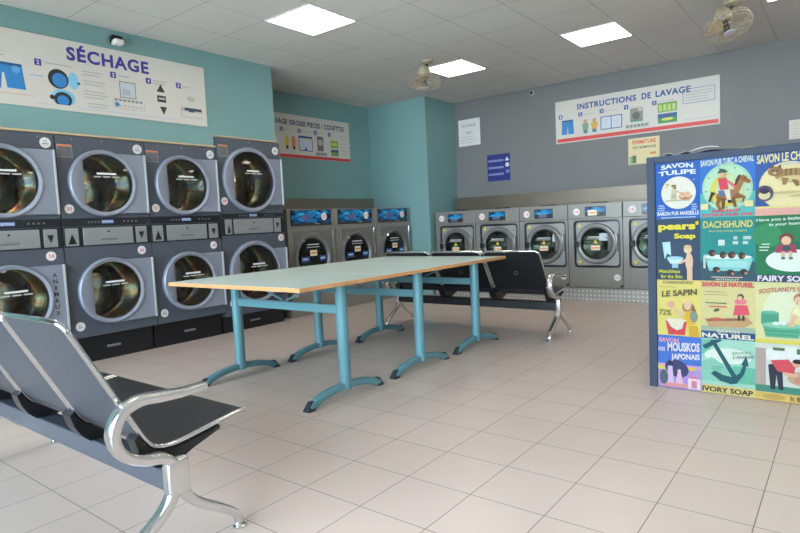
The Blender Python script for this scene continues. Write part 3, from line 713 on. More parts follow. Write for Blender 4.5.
def fan(label, mount, centre, axis, rad):
    r = thing('ceiling_fan', label, 'fan', mount)
    c = Vector(centre)-Vector(mount); ax = Vector(axis).normalized()
    b = MB(); b.lathe([(.001, 0), (.075, 0), (.075, -.025), (.05, -.045), (.001, -.045)], M['fan_cream'], 24); b.build('ceiling_mount', r)
    top = c-ax*.17
    a = MB(); a.tube(smooth_path([(0, 0, -.04), (top.x*.2, top.y*.2, -.09), (top.x*.9, top.y*.9, top.z*.8), top]), .016, M['fan_dark'], 10); a.build('arm', r, 'dark arm')
    m = MB(); m.lathe([(.001, -.20), (.05, -.19), (.075, -.15), (.08, -.09), (.06, -.06), (.001, -.055)], M['fan_cream'], 24, c, ax); m.build('motor', r)
    q = Vector((0, 0, 1)).rotation_difference(ax)
    def P(rr, a, h): return c+q @ Vector((rr*math.cos(a), rr*math.sin(a), h))
    for k in range(3):
        g = MB(); rows = []; 
        for i in range(7):
            rr = .035+(rad*.86-.035)*i/6; half = .25+.34*math.sin(PI*min(1, i/6*.85+.12))
            rows.append([(rr, k*2*PI/3-half+2*half*j/4, -.018+.036*j/4) for j in range(5)])
        for s_ in (0, .003):
            vs = [P(rr, a, h+s_) for row in rows for rr, a, h in row]
            g.add(vs, [(i*5+j, i*5+j+1, i*5+j+6, i*5+j+5) for i in range(6) for j in range(4)], M['fan_blade'], True)
        g.build('blade', r)
    h = MB(); h.lathe([(.001, .055), (.028, .05), (.038, .03), (.04, -.05), (.001, -.055)], M['fan_dark'], 20, c, ax); h.build('hub', r)
    g = MB()
    for rr, hh in ((rad, 0), (rad*.97, .035), (rad*.97, -.035), (rad*.72, .058), (rad*.45, .066), (rad*.6, -.055)):
        g.tube([P(rr, 2*PI*i/40, hh) for i in range(40)], .004 if hh == 0 else .0022, M['fan_cream'], 6, closed=True)
    for i in range(24):
        a = 2*PI*i/24
        g.tube([P(.04, a, .07), P(rad*.72, a, .06), P(rad*.97, a, .035), P(rad, a, 0), P(rad*.97, a, -.035), P(rad*.6, a, -.055), P(.07, a, -.07)], .0018, M['fan_cream'], 5)
    g.build('cage', r, 'cream wire cage')
    b = MB(); b.lathe([(.001, .078), (.045, .076), (.05, .068), (.001, .064)], M['fan_hub'], 20, c, ax); b.build('badge', r, 'pale round badge')
fan('ceiling fan with its tilted cage, nearer one, above the poster board', (1.69, 4.80, H), (1.665, 4.66, 2.855), (.33, -.254, -.909), .215)
fan('smaller-looking far ceiling fan beside a lit panel, over the alcove', (-1.49, 4.26, H), (-1.50, 4.20, 2.845), (.05, -.12, -1), .195)

# ------------------------------------------------------------------ three folding tables pushed together
TW, TD, TZ = 1.435, .874, .804
def table():
    r = thing('folding_table', '', 'table', (0, 0, 0), 0, 'three green tables pushed together')
    t = MB(); t.box(.003, TW-.003, .003, TD-.003, TZ-.024, TZ, M['laminate']); tt = t.build('tabletop', r, 'pale green top')
    e = MB(); e.box(0, TW, 0, .003, TZ-.026, TZ-.0005, M['wood']); e.box(0, TW, TD-.003, TD, TZ-.026, TZ-.0005, M['wood']); e.box(0, .003, .003, TD-.003, TZ-.026, TZ-.0005, M['wood']); e.box(TW-.003, TW, .003, TD-.003, TZ-.026, TZ-.0005, M['wood'])
    e.build('edge_band', tt, 'beech edge band')
    ym = TD*.5+.03; xa, xb = .175, 1.322
    for x in (xa, xb):
        l = MB(); l.tube([(x, ym, .06), (x, ym, TZ-.026)], .040, M['blue_metal'], 20)
        arc = [(x, ym+.36*math.sin(a), .012+.072*(math.cos(a*1.0)-math.cos(1.25))/(1-math.cos(1.25))) for a in [(-1.25+2.5*i/16) for i in range(17)]]
        l.tube(arc, .026, M['blue_metal'], 14, lateral=(1, 0, 0), r2=.024)
        lo = l.build('leg', r)
        for sgn in (-1, 1):
            c = MB(); yy = ym+sgn*.345
            c.add([(x-.03, yy-.03, 0), (x+.03, yy-.03, 0), (x+.03, yy+.03, 0), (x-.03, yy+.03, 0), (x-.014, yy-sgn*.02-.014, .06), (x+.014, yy-sgn*.02-.014, .06), (x+.014, yy-sgn*.02+.014, .06), (x-.014, yy-sgn*.02+.014, .06)],
                  [(3, 2, 1, 0), (4, 5, 6, 7), (0, 1, 5, 4), (1, 2, 6, 5), (2, 3, 7, 6), (3, 0, 4, 7)], M['cap']); c.build('foot_cap', lo, 'dark plastic foot')
    b = MB(); b.box(xa+.03, xb-.03, ym-.015, ym+.015, .572, .632, M['blue_metal'], .006); b.build('crossbar', r)
    xm = (xa+xb)/2
    b = MB(); b.tube([(xm-.38, ym, TZ-.03), (xm-.02, ym, .64)], .008, M['blue_metal'], 8); b.tube([(xm+.02, ym, .64), (xm+.38, ym, TZ-.03)], .008, M['blue_metal'], 8); b.build('brace', r, 'thin slanting rods')
    b = MB(); b.box(xa, xb, ym-.03, ym+.03, TZ-.05, TZ-.0265, M['blue_metal'], .004); b.build('top_rail', r)
    return r
tb = table(); TX = -1.428; TY = .634
tb.location = (TX, TY, 0); tb['label'] = 'pale green folding table nearest the camera, with the free near edge'
dup(tb, (TX, TY+TD+.003, 0), 0, 'pale green folding table in the middle of the three pushed together')
dup(tb, (TX, TY+2*(TD+.003), 0), 0, 'pale green folding table farthest away, beside the black bench')

# ------------------------------------------------------------------ airport-style benches (local: right leg frame at x=0, seat towards +y)
ROD = [(-.315, .905), (-.262, .803), (-.210, .703), (-.158, .603), (-.112, .515), (-.08, .455), (-.045, .415), (.01, .403), (.09, .408), (.20, .424), (.30, .438), (.345, .440)]
def bench(label, loc, nseat, beam_m, hs=1., ring=False, PITCH=.545, back='perf_back'):
    SW = PITCH-.032
    r = thing('airport_bench', label, 'bench', loc)
    L = nseat*PITCH+.08
    prof = [Vector((0, y, z if z < .46 else .46+(z-.46)*hs)) for y, z in ROD]; sp = smooth_path(prof, 5)
    arc = [0]
    for i in range(1, len(sp)): arc.append(arc[-1]+(sp[i]-sp[i-1]).length)
    def inset(s, k=.045): return 0 if s >= k else k-math.sqrt(max(0, k*k-(k-s)**2))
    bend = next(i for i in range(len(sp)) if sp[i].z < .47)
    for i in range(nseat):
        xr = -.05-i*PITCH; xl = xr-SW
        for nm, i0, i1, mat in (('backrest', 0, bend, M[back]), ('seat', bend, len(sp)-1, M['perf'])):
            m = MB(); vs = []; fs = []; rows = list(range(i0, i1+1)); nx = 6
            if nm == 'backrest': ss = [arc[k] for k in rows]
            for side in (0, 1):
                for k in rows:
                    t = (sp[min(k+1, len(sp)-1)]-sp[max(k-1, 0)]).normalized(); n_ = Vector((0, -t.z, t.y))
                    p = sp[k]+n_*(.0025 if side else -.0025); d = inset(arc[k]) if nm == 'backrest' else 0
                    for q in range(nx+1):
                        u = q/nx; vs.append((xl+d+(xr-xl-2*d)*u, p.y, p.z))
            nr = len(rows); W = nx+1
            for side in (0, 1):
                o = side*nr*W
                fs += [(o+a*W+b_, o+a*W+b_+1, o+(a+1)*W+b_+1, o+(a+1)*W+b_) for a in range(nr-1) for b_ in range(nx)]
            o = nr*W
            for a in range(nr-1): fs += [(a*W, (a+1)*W, o+(a+1)*W, o+a*W), (a*W+nx, (a+1)*W+nx, o+(a+1)*W+nx, o+a*W+nx)]
            for b_ in range(nx): fs += [(b_, b_+1, o+b_+1, o+b_), ((nr-1)*W+b_, (nr-1)*W+b_+1, o+(nr-1)*W+b_+1, o+(nr-1)*W+b_)]
            m.add(vs, fs, mat, True); part = m.build(nm, r)
            if nm == 'backrest' and ring:
                c = MB(); yy = -.232; zz = .72
                c.tube([(xl+SW*.5+.018*math.cos(2*PI*j/20), -.188-.011, .63+.018*math.sin(2*PI*j/20)) for j in range(20)], .0025, M['label_grey'], 6, closed=True); c.build('emblem_ring', part, 'small round ring')
        path = [(xl+inset(arc[k]), sp[k].y, sp[k].z) for k in range(len(sp)-1, -1, -1)]+[(xr-inset(arc[k]), sp[k].y, sp[k].z) for k in range(len(sp))]
        c = MB(); c.tube(path, .0095, M['chrome'], 10); c.build('frame_rod', r, 'chrome edge rod')
    for i in range(nseat+1):
        xc = -.04-i*PITCH if 0 < i < nseat else (-.07 if i == 0 else -L+.07)
        hw = .038 if 0 < i < nseat else .03
        b = MB(); b.prism([(-.103, .475), (-.085, .44), (-.05, .402), (.02, .388), (.12, .398), (.22, .414), (.22, .400), (.10, .362), (.045, .338), (-.05, .338), (-.082, .37), (-.105, .41), (-.120, .462)], 'x', xc-hw, xc+hw, M['bracket'])
        b.build('bracket', r)
        if 0 < i < nseat:
            c = MB(); c.tube([(xc-.028, -.318, sp[0].z-.003), (xc+.028, -.318, sp[0].z-.003)], .013, M['chrome'], 12); c.build('joint_clip', r)
    b = MB(); b.box(-L+.01, -.01, -.042, .042, .256, .338, beam_m, .006); b.build('beam', r)
    A = smooth_path([(0, .140, .600), (0, .05, .596), (0, -.04, .603), (0, -.115, .608), (0, -.175, .585), (0, -.207, .535), (0, -.205, .48), (0, -.17, .43), (0, -.11, .40), (0, -.05, .385), (0, -.012, .355), (0, 0, .31), (0, 0, .25)], 5)
    for s_, x in ((0, 0), (1, -L)):
        g = MB(); n = len(A)
        g.tube([(x, p.y, p.z) for p in A], [.022+.006*min(1, i/8) for i in range(n)], M['cast'], 16, lateral=(1, 0, 0), r2=[.012+.007*min(1, i/10) for i in range(n)])
        g.box(x-.028, x+.028, -.042, .042, .235, .372, M['cast'], .014, 3)
        for sg_ in (-1, 1):
            F = smooth_path([(x, sg_*.012, .275), (x, sg_*.03, .225), (x, sg_*.075, .175), (x, sg_*.15, .125), (x, sg_*.215, .078), (x, sg_*.245, .045), (x, sg_*.25, .022)], 4)
            g.tube(F, [.026-.008*i/(len(F)-1) for i in range(len(F))], M['cast'], 14, lateral=(1, 0, 0), r2=[.021-.006*i/(len(F)-1) for i in range(len(F))])
        lf = g.build('leg_frame', r, 'polished metal legs with armrest')
        for sg_ in (-1, 1):
            f = MB(); f.lathe([(.001, 0), (.024, 0), (.026, .008), (.014, .02), (.012, .03), (.001, .03)], M['chrome'], 18, (x, sg_*.25, 0)); f.build('foot_pad', lf)
    return r
bench('perforated bench cut by the left edge, backrest and chrome armrest nearest the camera', (.70, -.63, 0), 3, M['beam'])
bench('black perforated bench seen from behind, between the tables and the back washers', (.395, 3.572, 0), 3, M['bracket'], .87, True, .62, 'perf_dark')

# ------------------------------------------------------------------ soap poster board
BX0, BX1, BY, BZ = 1.548, 2.78, 2.30, 1.512
st = thing('poster_board', 'slate blue board covered with vintage soap posters, at the right edge', 'display board', (BX0, BY, 0))
f = MB(); f.box(0, BX1-BX0, .02, .30, 0, BZ-.012, M['stand']); f.box(0, .05, 0, .02, 0, BZ, M['stand'], .002); f.box(BX1-BX0-.05, BX1-BX0, 0, .02, 0, BZ, M['stand'], .002)
f.box(.05, BX1-BX0-.05, 0, .02, 1.470, BZ, M['stand'], .002); f.box(0, BX1-BX0, .02, .30, BZ-.012, BZ, M['stand'], .002)
f.build('frame', st)
xs = [.052, .312, .607, .902, BX1-BX0-.052]; zs = [1.468, 1.108, .716, .352, .004]
PY = .012
def poster(i, j, bg, label):
    x0, x1, z1, z0 = xs[i], xs[i+1], zs[j], zs[j+1]
    MBp = MB().box(x0, x1, PY, .0195, z0, z1, pink(bg)).build('poster', st, label)
    w, h = x1-x0, z1-z0
    art = MB()
    class Q: pass
    q = Q(); lay = [0]
    def Yn(): lay[0] += 1; return PY-.0006*lay[0]
    q.disc = lambda u, v, ru, rv, c, rot=0: art.disc(x0+u*w, z0+v*h, ru*w, Yn(), pink(c), rv*h, rot=rot)
    q.poly = lambda pts, c: art.poly([(x0+u*w, z0+v*h) for u, v in pts], Yn(), pink(c))
    q.rect = lambda a, b, c_, d, c: art.rect(x0+a*w, x0+b*w, z0+c_*h, z0+d*h, Yn(), pink(c))
    def tx(t, a, b, c_, d, c, bold=.015, slope=0, arc=0):
        k = MB(); k.text(t, x0+a*w, min(x0+b*w, x1+.25), z0+c_*h, z0+d*h, PY-.0092, pink(c), bold+.008, 1.0, slope, arc*h); k.build('lettering', MBp)
    def bars_(a, b, v, n, c, hh=.012, gap=.03):
        k = MB()
        for e in range(n): k.rect(x0+a*w+random.random()*.05*w, x0+b*w-random.random()*.08*w, z0+(v-e*gap-hh)*h, z0+(v-e*gap)*h, PY-.0092, pink(c))
        k.build('small_print', MBp)
    q.text = tx; q.bars = bars_
    def done():
        if art.v: art.build('illustration', MBp)
    q.done = done
    return q
# column 1
q = poster(0, 0, '#2f62b4', 'blue poster reading SAVON TULIPE with a white round picture')
q.disc(.52, .46, .39, .285, '#e9e4d6'); q.poly([(.34, .34), (.50, .34), (.47, .53), (.37, .53)], '#cfc6a6'); q.poly([(.36, .36), (.48, .36), (.46, .44), (.38, .44)], '#b9b49a'); q.poly([(.45, .52), (.60, .46), (.59, .44), (.45, .48)], '#d9b394'); q.disc(.42, .565, .045, .035, '#dcb794'); q.disc(.42, .585, .065, .022, '#8d7a56'); q.disc(.45, .545, .03, .022, '#77715c')
q.disc(.68, .39, .15, .065, '#c98d72'); q.disc(.68, .41, .13, .045, '#e6c3a4'); q.disc(.62, .43, .05, .035, '#d9a08a'); q.disc(.73, .44, .05, .035, '#e2b48c'); q.disc(.68, .35, .05, .04, '#b98068'); q.disc(.28, .61, .05, .022, '#c4b872'); q.disc(.26, .56, .035, .018, '#d6cd96'); q.rect(.22, .80, .315, .335, '#a9b08a')
q.text('SAVON', .14, .86, .875, .955, '#e8edf2', .03, arc=.02); q.text('TULIPE', .08, .92, .765, .845, '#e8edf2', .03, arc=.015); q.text('BARON PUR MARSEILLE', .04, .98, .065, .135, '#d9e3ee', .03)
q.bars(.05, .26, .25, 3, '#b8cdea', .018, .04); q.bars(.78, .97, .25, 3, '#b8cdea', .018, .04); q.bars(.10, .95, .035, 1, '#b8cdea', .018); q.bars(.05, .18, .68, 1, '#8fb0de'); q.bars(.82, .96, .68, 1, '#8fb0de'); q.done()
q = poster(0, 1, '#3c5064', 'dark blue poster reading pears\' Soap, a bather at a basin')
q.poly([(.14, .62), (.32, .63), (.34, .40), (.25, .44), (.19, .34)], '#bfe2ea'); q.poly([(.24, .36), (.62, .36), (.54, .27), (.32, .27)], '#cde6ee'); q.disc(.43, .36, .19, .03, '#a9d2e2'); q.rect(.36, .50, .20, .27, '#9fc4d4')
q.disc(.72, .50, .09, .065, '#e6c7a0'); q.disc(.75, .30, .085, .15, '#e9bfa2'); q.poly([(.52, .29), (.54, .26), (.76, .34), (.76, .39)], '#e9bfa2'); q.rect(.70, .82, .0, .22, '#e9bfa2'); q.disc(.72, .545, .085, .03, '#d9b98a')
q.text("pears'", .06, .97, .79, .95, '#e8d84a', .04); q.text('Soap', .42, .90, .655, .765, '#e8d84a', .04); q.text('Matchless', .06, .55, .115, .175, '#cfd04e', .02); q.text('for the Skin', .10, .60, .03, .09, '#cfd04e', .02); q.done()
q = poster(0, 2, '#e9d67c', 'yellow poster reading LE SAPIN 72% with a woman at a washtub')
q.disc(.70, .52, .12, .10, '#b48a62'); q.disc(.70, .56, .08, .085, '#eec9a0'); q.poly([(.82, .60), (.90, .44), (.78, .40)], '#8d6a50'); q.poly([(.62, .44), (.84, .46), (.88, .22), (.60, .20)], '#e8b93a'); q.poly([(.60, .46), (.52, .36), (.56, .32), (.66, .40)], '#d8c79a'); q.disc(.84, .36, .09, .10, '#8a9a86'); q.disc(.33, .56, .09, .06, '#e5b090'); q.poly([(.36, .54), (.46, .40), (.56, .36), (.54, .42)], '#e9c09c')
q.poly([(.20, .28), (.68, .28), (.64, .02), (.26, .02)], '#d94f52'); q.poly([(.24, .26), (.62, .26), (.58, .14), (.46, .10), (.32, .16)], '#e7e2cc'); q.disc(.44, .28, .25, .03, '#efe3c4'); q.poly([(.72, .2), (.92, .2), (.96, .0), (.74, .0)], '#d9ad3a')
q.text('DEMANDEZ', .16, .84, .935, .985, '#8c8a5e', .02); q.text('LE SAPIN', .12, .92, .69, .80, '#6a6a44', .03, .10); q.text('72%', .05, .34, .36, .47, '#8c8a4e', .02); q.bars(.05, .5, .88, 1, '#b0a870'); q.done()
q = poster(0, 3, '#4f7bd2', 'blue and violet poster reading SAVON DES MOUSKOS JAPONAIS')
q.rect(0, 1, .0, .42, '#b79ad8'); q.rect(0, 1, .38, .46, '#d9a7d2'); q.poly([(0, .42), (.25, .40), (.25, .34), (0, .34)], '#e8d96a'); q.disc(.44, .38, .28, .16, '#4b4a78', -.35); q.disc(.29, .46, .07, .07, '#3a3a62'); q.poly([(.24, .42), (.34, .42), (.38, .08), (.20, .08)], '#e0c6ea'); q.poly([(.46, .30), (.54, .30), (.60, .06), (.40, .06)], '#efc2dc'); q.disc(.50, .33, .04, .04, '#f0cdbc'); q.rect(.10, .7, .03, .10, '#e9a09a'); q.disc(.14, .20, .10, .14, '#5d6a78'); q.rect(.70, .98, .02, .22, '#efd9ea'); q.rect(.78, .90, .04, .18, '#d58a9c'); q.disc(.80, .40, .10, .03, '#e6c84e')
q.text('SAVON', .04, .50, .87, .955, '#f1a9c6', .03); q.text('MOUSKOS', .24, .97, .70, .87, '#efe6ee', .03, .05); q.text('DES', .02, .18, .70, .77, '#efe6ee', .02); q.text('JAPONAIS', .32, .97, .52, .66, '#efe6ee', .03, .06); q.bars(.72, .97, .28, 2, '#e58a7a', .02, .04); q.done()
# column 2
q = poster(1, 0, '#3a74c4', 'blue poster reading SAVON PUR TURC A CHEVAL with a pale green oval')
q.rect(0, 1, 0, .42, '#5cb7b4'); q.disc(.50, .50, .46, .40, '#a9d6b4'); q.disc(.50, .49, .42, .365, '#b9dcbc')
for k in range(9): q.disc(.50+.385*math.cos(.5+k*.7), .50+.335*math.sin(.5+k*.7), .018, .014, '#6f9a86')
q.disc(.50, .45, .30, .27, '#dccb4e'); q.disc(.54, .47, .25, .23, '#c8dcae')
q.disc(.50, .37, .21, .085, '#a9784a', .18); q.poly([(.60, .38), (.70, .62), (.78, .64), (.80, .56), (.70, .36)], '#a9784a'); q.poly([(.70, .66), (.80, .69), (.93, .58), (.90, .54), (.78, .58)], '#96683f'); q.poly([(.66, .62), (.72, .70), (.76, .68), (.62, .44)], '#4f3b30'); q.disc(.82, .63, .014, .01, '#2d2622')
q.poly([(.34, .36), (.42, .32), (.36, .22), (.42, .12), (.36, .12), (.29, .22)], '#8b5f3c'); q.poly([(.40, .33), (.48, .31), (.46, .14), (.41, .14)], '#7a5234'); q.poly([(.62, .36), (.70, .40), (.84, .33), (.80, .24), (.77, .24), (.78, .31), (.64, .30)], '#8b5f3c'); q.poly([(.58, .32), (.65, .34), (.68, .16), (.63, .16)], '#7a5234'); q.poly([(.31, .41), (.22, .44), (.16, .28), (.20, .26), (.24, .36)], '#4f3b30')
q.poly([(.34, .45), (.58, .45), (.60, .36), (.38, .36)], '#5a6fa0'); q.poly([(.44, .48), (.56, .46), (.58, .27), (.52, .27)], '#e6dcc0'); q.poly([(.52, .29), (.58, .29), (.62, .235), (.52, .235)], '#3c3432')
q.poly([(.34, .66), (.50, .66), (.54, .46), (.38, .46)], '#cf4a5c'); q.poly([(.46, .64), (.52, .62), (.70, .50), (.66, .46)], '#dc6272'); q.disc(.42, .715, .055, .045, '#e2b48e'); q.poly([(.33, .74), (.53, .75), (.49, .79), (.37, .79)], '#42604f'); q.disc(.42, .79, .05, .022, '#42604f')
q.rect(.02, .16, .14, .24, '#e4d69a'); q.rect(.82, .97, .16, .26, '#e4d69a')
q.text('SAVON PUR TURC A CHEVAL', .02, .98, .875, .975, '#dfe8dc', .02, .03); q.text('GARANTI', .22, .74, .085, .135, '#d9536e', .03); q.text('EXTRA PUR 72%', .04, .96, .015, .065, '#d9536e', .03); q.done()
q = poster(1, 1, '#2f8d8a', 'teal poster reading DACHSHUND with dogs in a white tub')
q.rect(0, 1, 0, .30, '#3d5a66'); q.poly([(.06, .42), (.96, .36), (.88, .16), (.16, .16)], '#8fcfc8'); q.disc(.5, .38, .44, .035, '#e6efe9'); q.rect(.14, .86, .22, .32, '#a6dcd4')
for u, v, s in ((.22, .44, .07), (.42, .41, .06), (.58, .41, .07), (.76, .40, .06)): q.disc(u, v, s, .055, '#4a3f3c'); q.disc(u+.04, v-.01, .03, .025, '#a06a4a')
for u, v in ((.30, .18), (.56, .14), (.80, .15)): q.disc(u, v, .07, .045, '#453c40'); q.disc(u+.04, v-.02, .03, .02, '#b98a66')
q.rect(.34, .46, .56, .65, '#cfdcd2'); q.rect(.06, .10, .20, .40, '#c9d6cc')
q.text('DACHSHUND', .06, .96, .835, .945, '#d8d07a', .02); q.text('SAVONS POUR CHIENS', .16, .86, .77, .80, '#b9c88a', .01)
q.outline = None
q.bars(.60, .74, .70, 2, '#b9d2c6', .05, .075); q.bars(.78, .94, .70, 2, '#b9d2c6', .05, .075); q.bars(.2, .8, .07, 1, '#dfb9a0', .016); q.text('WITHOUT', .28, .72, .01, .04, '#d8e2da', .01); q.done()
q = poster(1, 2, '#dccf92', 'straw-coloured poster reading SAVON LE NATUREL with a boat')
q.rect(0, 1, 0, .14, '#31598a'); q.rect(0, 1, .13, .22, '#a9b9a0'); q.poly([(.06, .34), (.86, .40), (.96, .30), (.80, .22), (.16, .20)], '#c9a273'); q.poly([(.08, .33), (.84, .38), (.80, .34), (.14, .30)], '#8a6a52'); q.disc(.30, .34, .14, .03, '#c96a52'); q.poly([(.64, .60), (.86, .60), (.90, .44), (.60, .42)], '#e25a6e'); q.disc(.74, .66, .11, .05, '#e9808a'); q.disc(.74, .74, .06, .05, '#6a5a52'); q.disc(.73, .72, .04, .035, '#e6bd9a'); q.rect(.69, .73, .34, .43, '#3c3a40'); q.rect(.77, .81, .34, .43, '#3c3a40'); q.disc(.30, .50, .06, .025, '#5a6a4e', .4)
q.text('SAVON LE NATUREL', .02, .98, .90, .985, '#d9505c', .03); q.text('SAVON', .30, .72, .115, .165, '#e6e0cc', .02); q.text('NATUREL', .02, .98, .02, .10, '#efe8d2', .03); q.bars(.06, .56, .82, 2, '#a8a27a', .012, .05); q.bars(.06, .56, .63, 1, '#5a7a5e', .016); q.bars(.12, .56, .57, 1, '#d9606a', .02); q.done()
q = poster(1, 3, '#a9d8c2', 'pale green poster with a large dark anchor, reading IVORY SOAP below')
q.poly([(0, .98), (.30, .98), (.10, .72), (0, .70)], '#79c2a4'); q.disc(.5, .70, .44, .14, '#e6efdf'); q.poly([(.0, .55), (.2, .66), (.45, .52), (1, .50), (1, .22), (0, .22)], '#8fcdb6'); q.poly([(.60, .54), (1, .52), (1, .24), (.62, .22)], '#6fbfa2')
q.poly([(.17, .97), (.25, .98), (.66, .36), (.58, .32)], '#2f6068'); q.poly([(.02, .86), (.08, .80), (.40, .98), (.36, 1.0), (.24, .98)], '#2f6068')
q.poly([(.18, .36), (.26, .42), (.42, .35), (.60, .33), (.72, .42), (.78, .56), (.74, .56), (.84, .74), (.88, .54), (.84, .56), (.80, .40), (.66, .22), (.56, .20), (.36, .24)], '#2f6068')
q.rect(0, 1, 0, .155, '#e6cf86'); q.text('IVORY SOAP', .02, .96, .03, .125, '#3a3430', .02); q.text("L'ANCRE", .60, .97, .66, .72, '#5a8a86', .01, .12); q.text('SAVON', .58, .92, .74, .79, '#7fae9e', .01, .12); q.bars(.18, .45, .50, 2, '#6fae9e', .018, .04); q.done()
# column 3
q = poster(2, 0, '#3d5aa0', 'blue poster reading SAVON LE CHAT with a large pale oval')
q.disc(.56, .46, .50, .39, '#e2d6a0'); q.disc(.56, .46, .46, .36, '#e9d9a4'); q.disc(.66, .62, .34, .115, '#a8865c', -.08); q.disc(.66, .57, .28, .05, '#d6c08c', -.05); q.disc(.90, .66, .16, .10, '#7d6446'); q.disc(.34, .70, .13, .075, '#94744e'); q.poly([(.25, .75), (.27, .82), (.33, .77)], '#6f5639'); q.poly([(.37, .77), (.44, .82), (.43, .74)], '#6f5639'); q.disc(.30, .715, .014, .01, '#2d2622'); q.disc(.37, .71, .014, .01, '#2d2622'); q.disc(.33, .675, .03, .014, '#d9c49c'); q.poly([(.44, .60), (.56, .58), (.52, .48), (.46, .48)], '#94744e'); q.poly([(.60, .56), (.70, .55), (.74, .46), (.68, .44)], '#8a6b47')
for k in range(5): q.poly([(.50+k*.08, .73-.01*k), (.53+k*.08, .73-.01*k), (.52+k*.08, .62), (.505+k*.08, .62)], '#76593a')
q.disc(.55, .36, .28, .02, '#c9b884'); q.disc(.72, .30, .16, .015, '#c9b884'); 
q.disc(.16, .36, .15, .13, '#5a5266'); q.disc(.16, .33, .10, .07, '#d9cfa0'); q.disc(.16, .40, .08, .05, '#3f3a4c'); q.rect(0, 1, 0, .13, '#dca79a'); q.rect(0, 1, .12, .15, '#e0d48a')
q.text('SAVON LE CHAT', .03, .90, .84, .98, '#e6dfa4', .025, .03); q.text('GARANTI', .42, .88, .785, .82, '#a9c6d8', .01, .03); q.text('EXTRA PUR 72%', .05, .97, .02, .105, '#d9707a', .02); q.done()
q = poster(2, 1, '#2f7a52', 'green poster reading FAIRY SOAP, a small figure sitting on a white oval')
q.disc(.2, .7, .25, .18, '#3c8c5e'); q.disc(.7, .4, .3, .2, '#2a6c50'); q.disc(.62, .325, .44, .165, '#e9efe4'); q.disc(.62, .325, .40, .145, '#e2eadd'); q.disc(.52, .65, .12, .08, '#7a4440'); q.disc(.52, .62, .08, .065, '#e6bd96'); q.poly([(.38, .56), (.66, .56), (.70, .44), (.34, .44)], '#a8405a'); q.disc(.52, .51, .07, .04, '#3d5a5a'); q.rect(.44, .50, .36, .46, '#ddb79a'); q.rect(.56, .62, .36, .46, '#ddb79a'); q.disc(.47, .36, .035, .02, '#5a6a6a'); q.disc(.60, .36, .035, .02, '#5a6a6a')
q.rect(0, 1, 0, .11, '#3f4f62'); q.text('FAIRY SOAP', .04, .97, .012, .10, '#efe4ee', .02); q.text('Have you a little Fairy', .02, .99, .90, .955, '#dfe8dc', .015, .03); q.text('in your home', .24, .80, .83, .885, '#dfe8dc', .015, .03); q.bars(.06, .26, .58, 3, '#cfe0cc', .018, .045); q.done()
q = poster(2, 2, '#e0dba0', "pale yellow poster reading SCOTLAND'S with a woman at a green tub")
q.disc(.55, .52, .42, .38, '#e3e6c4'); q.rect(.10, .40, .30, .50, '#4fa083'); q.disc(.25, .50, .15, .03, '#6db798'); q.poly([(.12, .30), (.80, .30), (.72, .10), (.18, .10)], '#5fb08e'); q.disc(.46, .30, .34, .05, '#8fcdaa'); q.disc(.78, .74, .14, .10, '#c08a5c'); q.disc(.74, .70, .08, .08, '#ecc9a4'); q.poly([(.62, .60), (.86, .60), (.90, .30), (.60, .34)], '#e8dc9a'); q.poly([(.78, .40), (1, .44), (1, .06), (.74, .10)], '#e08a7e'); q.poly([(.60, .52), (.66, .50), (.66, .30), (.58, .28)], '#ecc9a4'); q.disc(.80, .80, .08, .035, '#a8703f'); q.disc(.86, .70, .06, .08, '#a8703f'); q.disc(.71, .71, .010, .008, '#4a3a30'); q.disc(.70, .665, .018, .008, '#b85a52'); q.disc(.70, .52, .07, .07, '#f0e6b8'); q.poly([(.66, .50), (.72, .46), (.60, .28), (.54, .30)], '#e6bd98'); q.rect(.16, .72, .20, .215, '#4a9474'); q.rect(.17, .68, .14, .15, '#4a9474'); q.disc(.36, .33, .07, .03, '#e9f0e2'); q.disc(.48, .34, .06, .03, '#e9f0e2'); q.rect(0, 1, 0, .06, '#e2d45a')
q.text("SCOTLAND'S SOAP", .06, .96, .80, .88, '#c9826a', .02, .05, .03); q.done()
q = poster(2, 3, '#d9dcd0', 'pale poster with a bending man in a red shirt washing his hands')
q.disc(.55, .80, .40, .16, '#eceee6'); q.rect(0, .18, .24, .90, '#b9a79c'); q.rect(0, 1, .14, .26, '#4f8f7c'); q.disc(.8, .42, .26, .12, '#c9a98a'); q.poly([(.22, .62), (.34, .66), (.46, .62), (.48, .20), (.40, .20), (.36, .46), (.34, .20), (.26, .20)], '#3a3d4a'); q.poly([(.26, .70), (.56, .74), (.68, .62), (.66, .50), (.38, .52)], '#dc5560'); q.disc(.70, .68, .08, .065, '#dfae8a'); q.disc(.72, .715, .09, .04, '#2e2c30'); q.poly([(.46, .52), (.50, .46), (.72, .44), (.72, .50)], '#e6b596'); q.disc(.72, .40, .05, .06, '#d9907a'); q.rect(.3, .5, .88, .93, '#5a7a52'); q.rect(.7, .95, .84, .93, '#5a7a52')
q.rect(0, 1, 0, .14, '#e2bf6a'); q.disc(.32, .07, .20, .05, '#c9a75a'); q.text('It floats', .60, .97, .03, .115, '#5f4f3a', .015); q.done()
# column 4 (beyond the right edge of the photo): plain prints in the same colours
for j, c in enumerate(('#3d5aa0', '#2f7a52', '#e0dba0', '#d9dcd0')):
    q = poster(3, j, c, 'plain tinted print at the right end of the board'); q.disc(.5, .5, .36, .3, '#e2dcc0'); q.done()

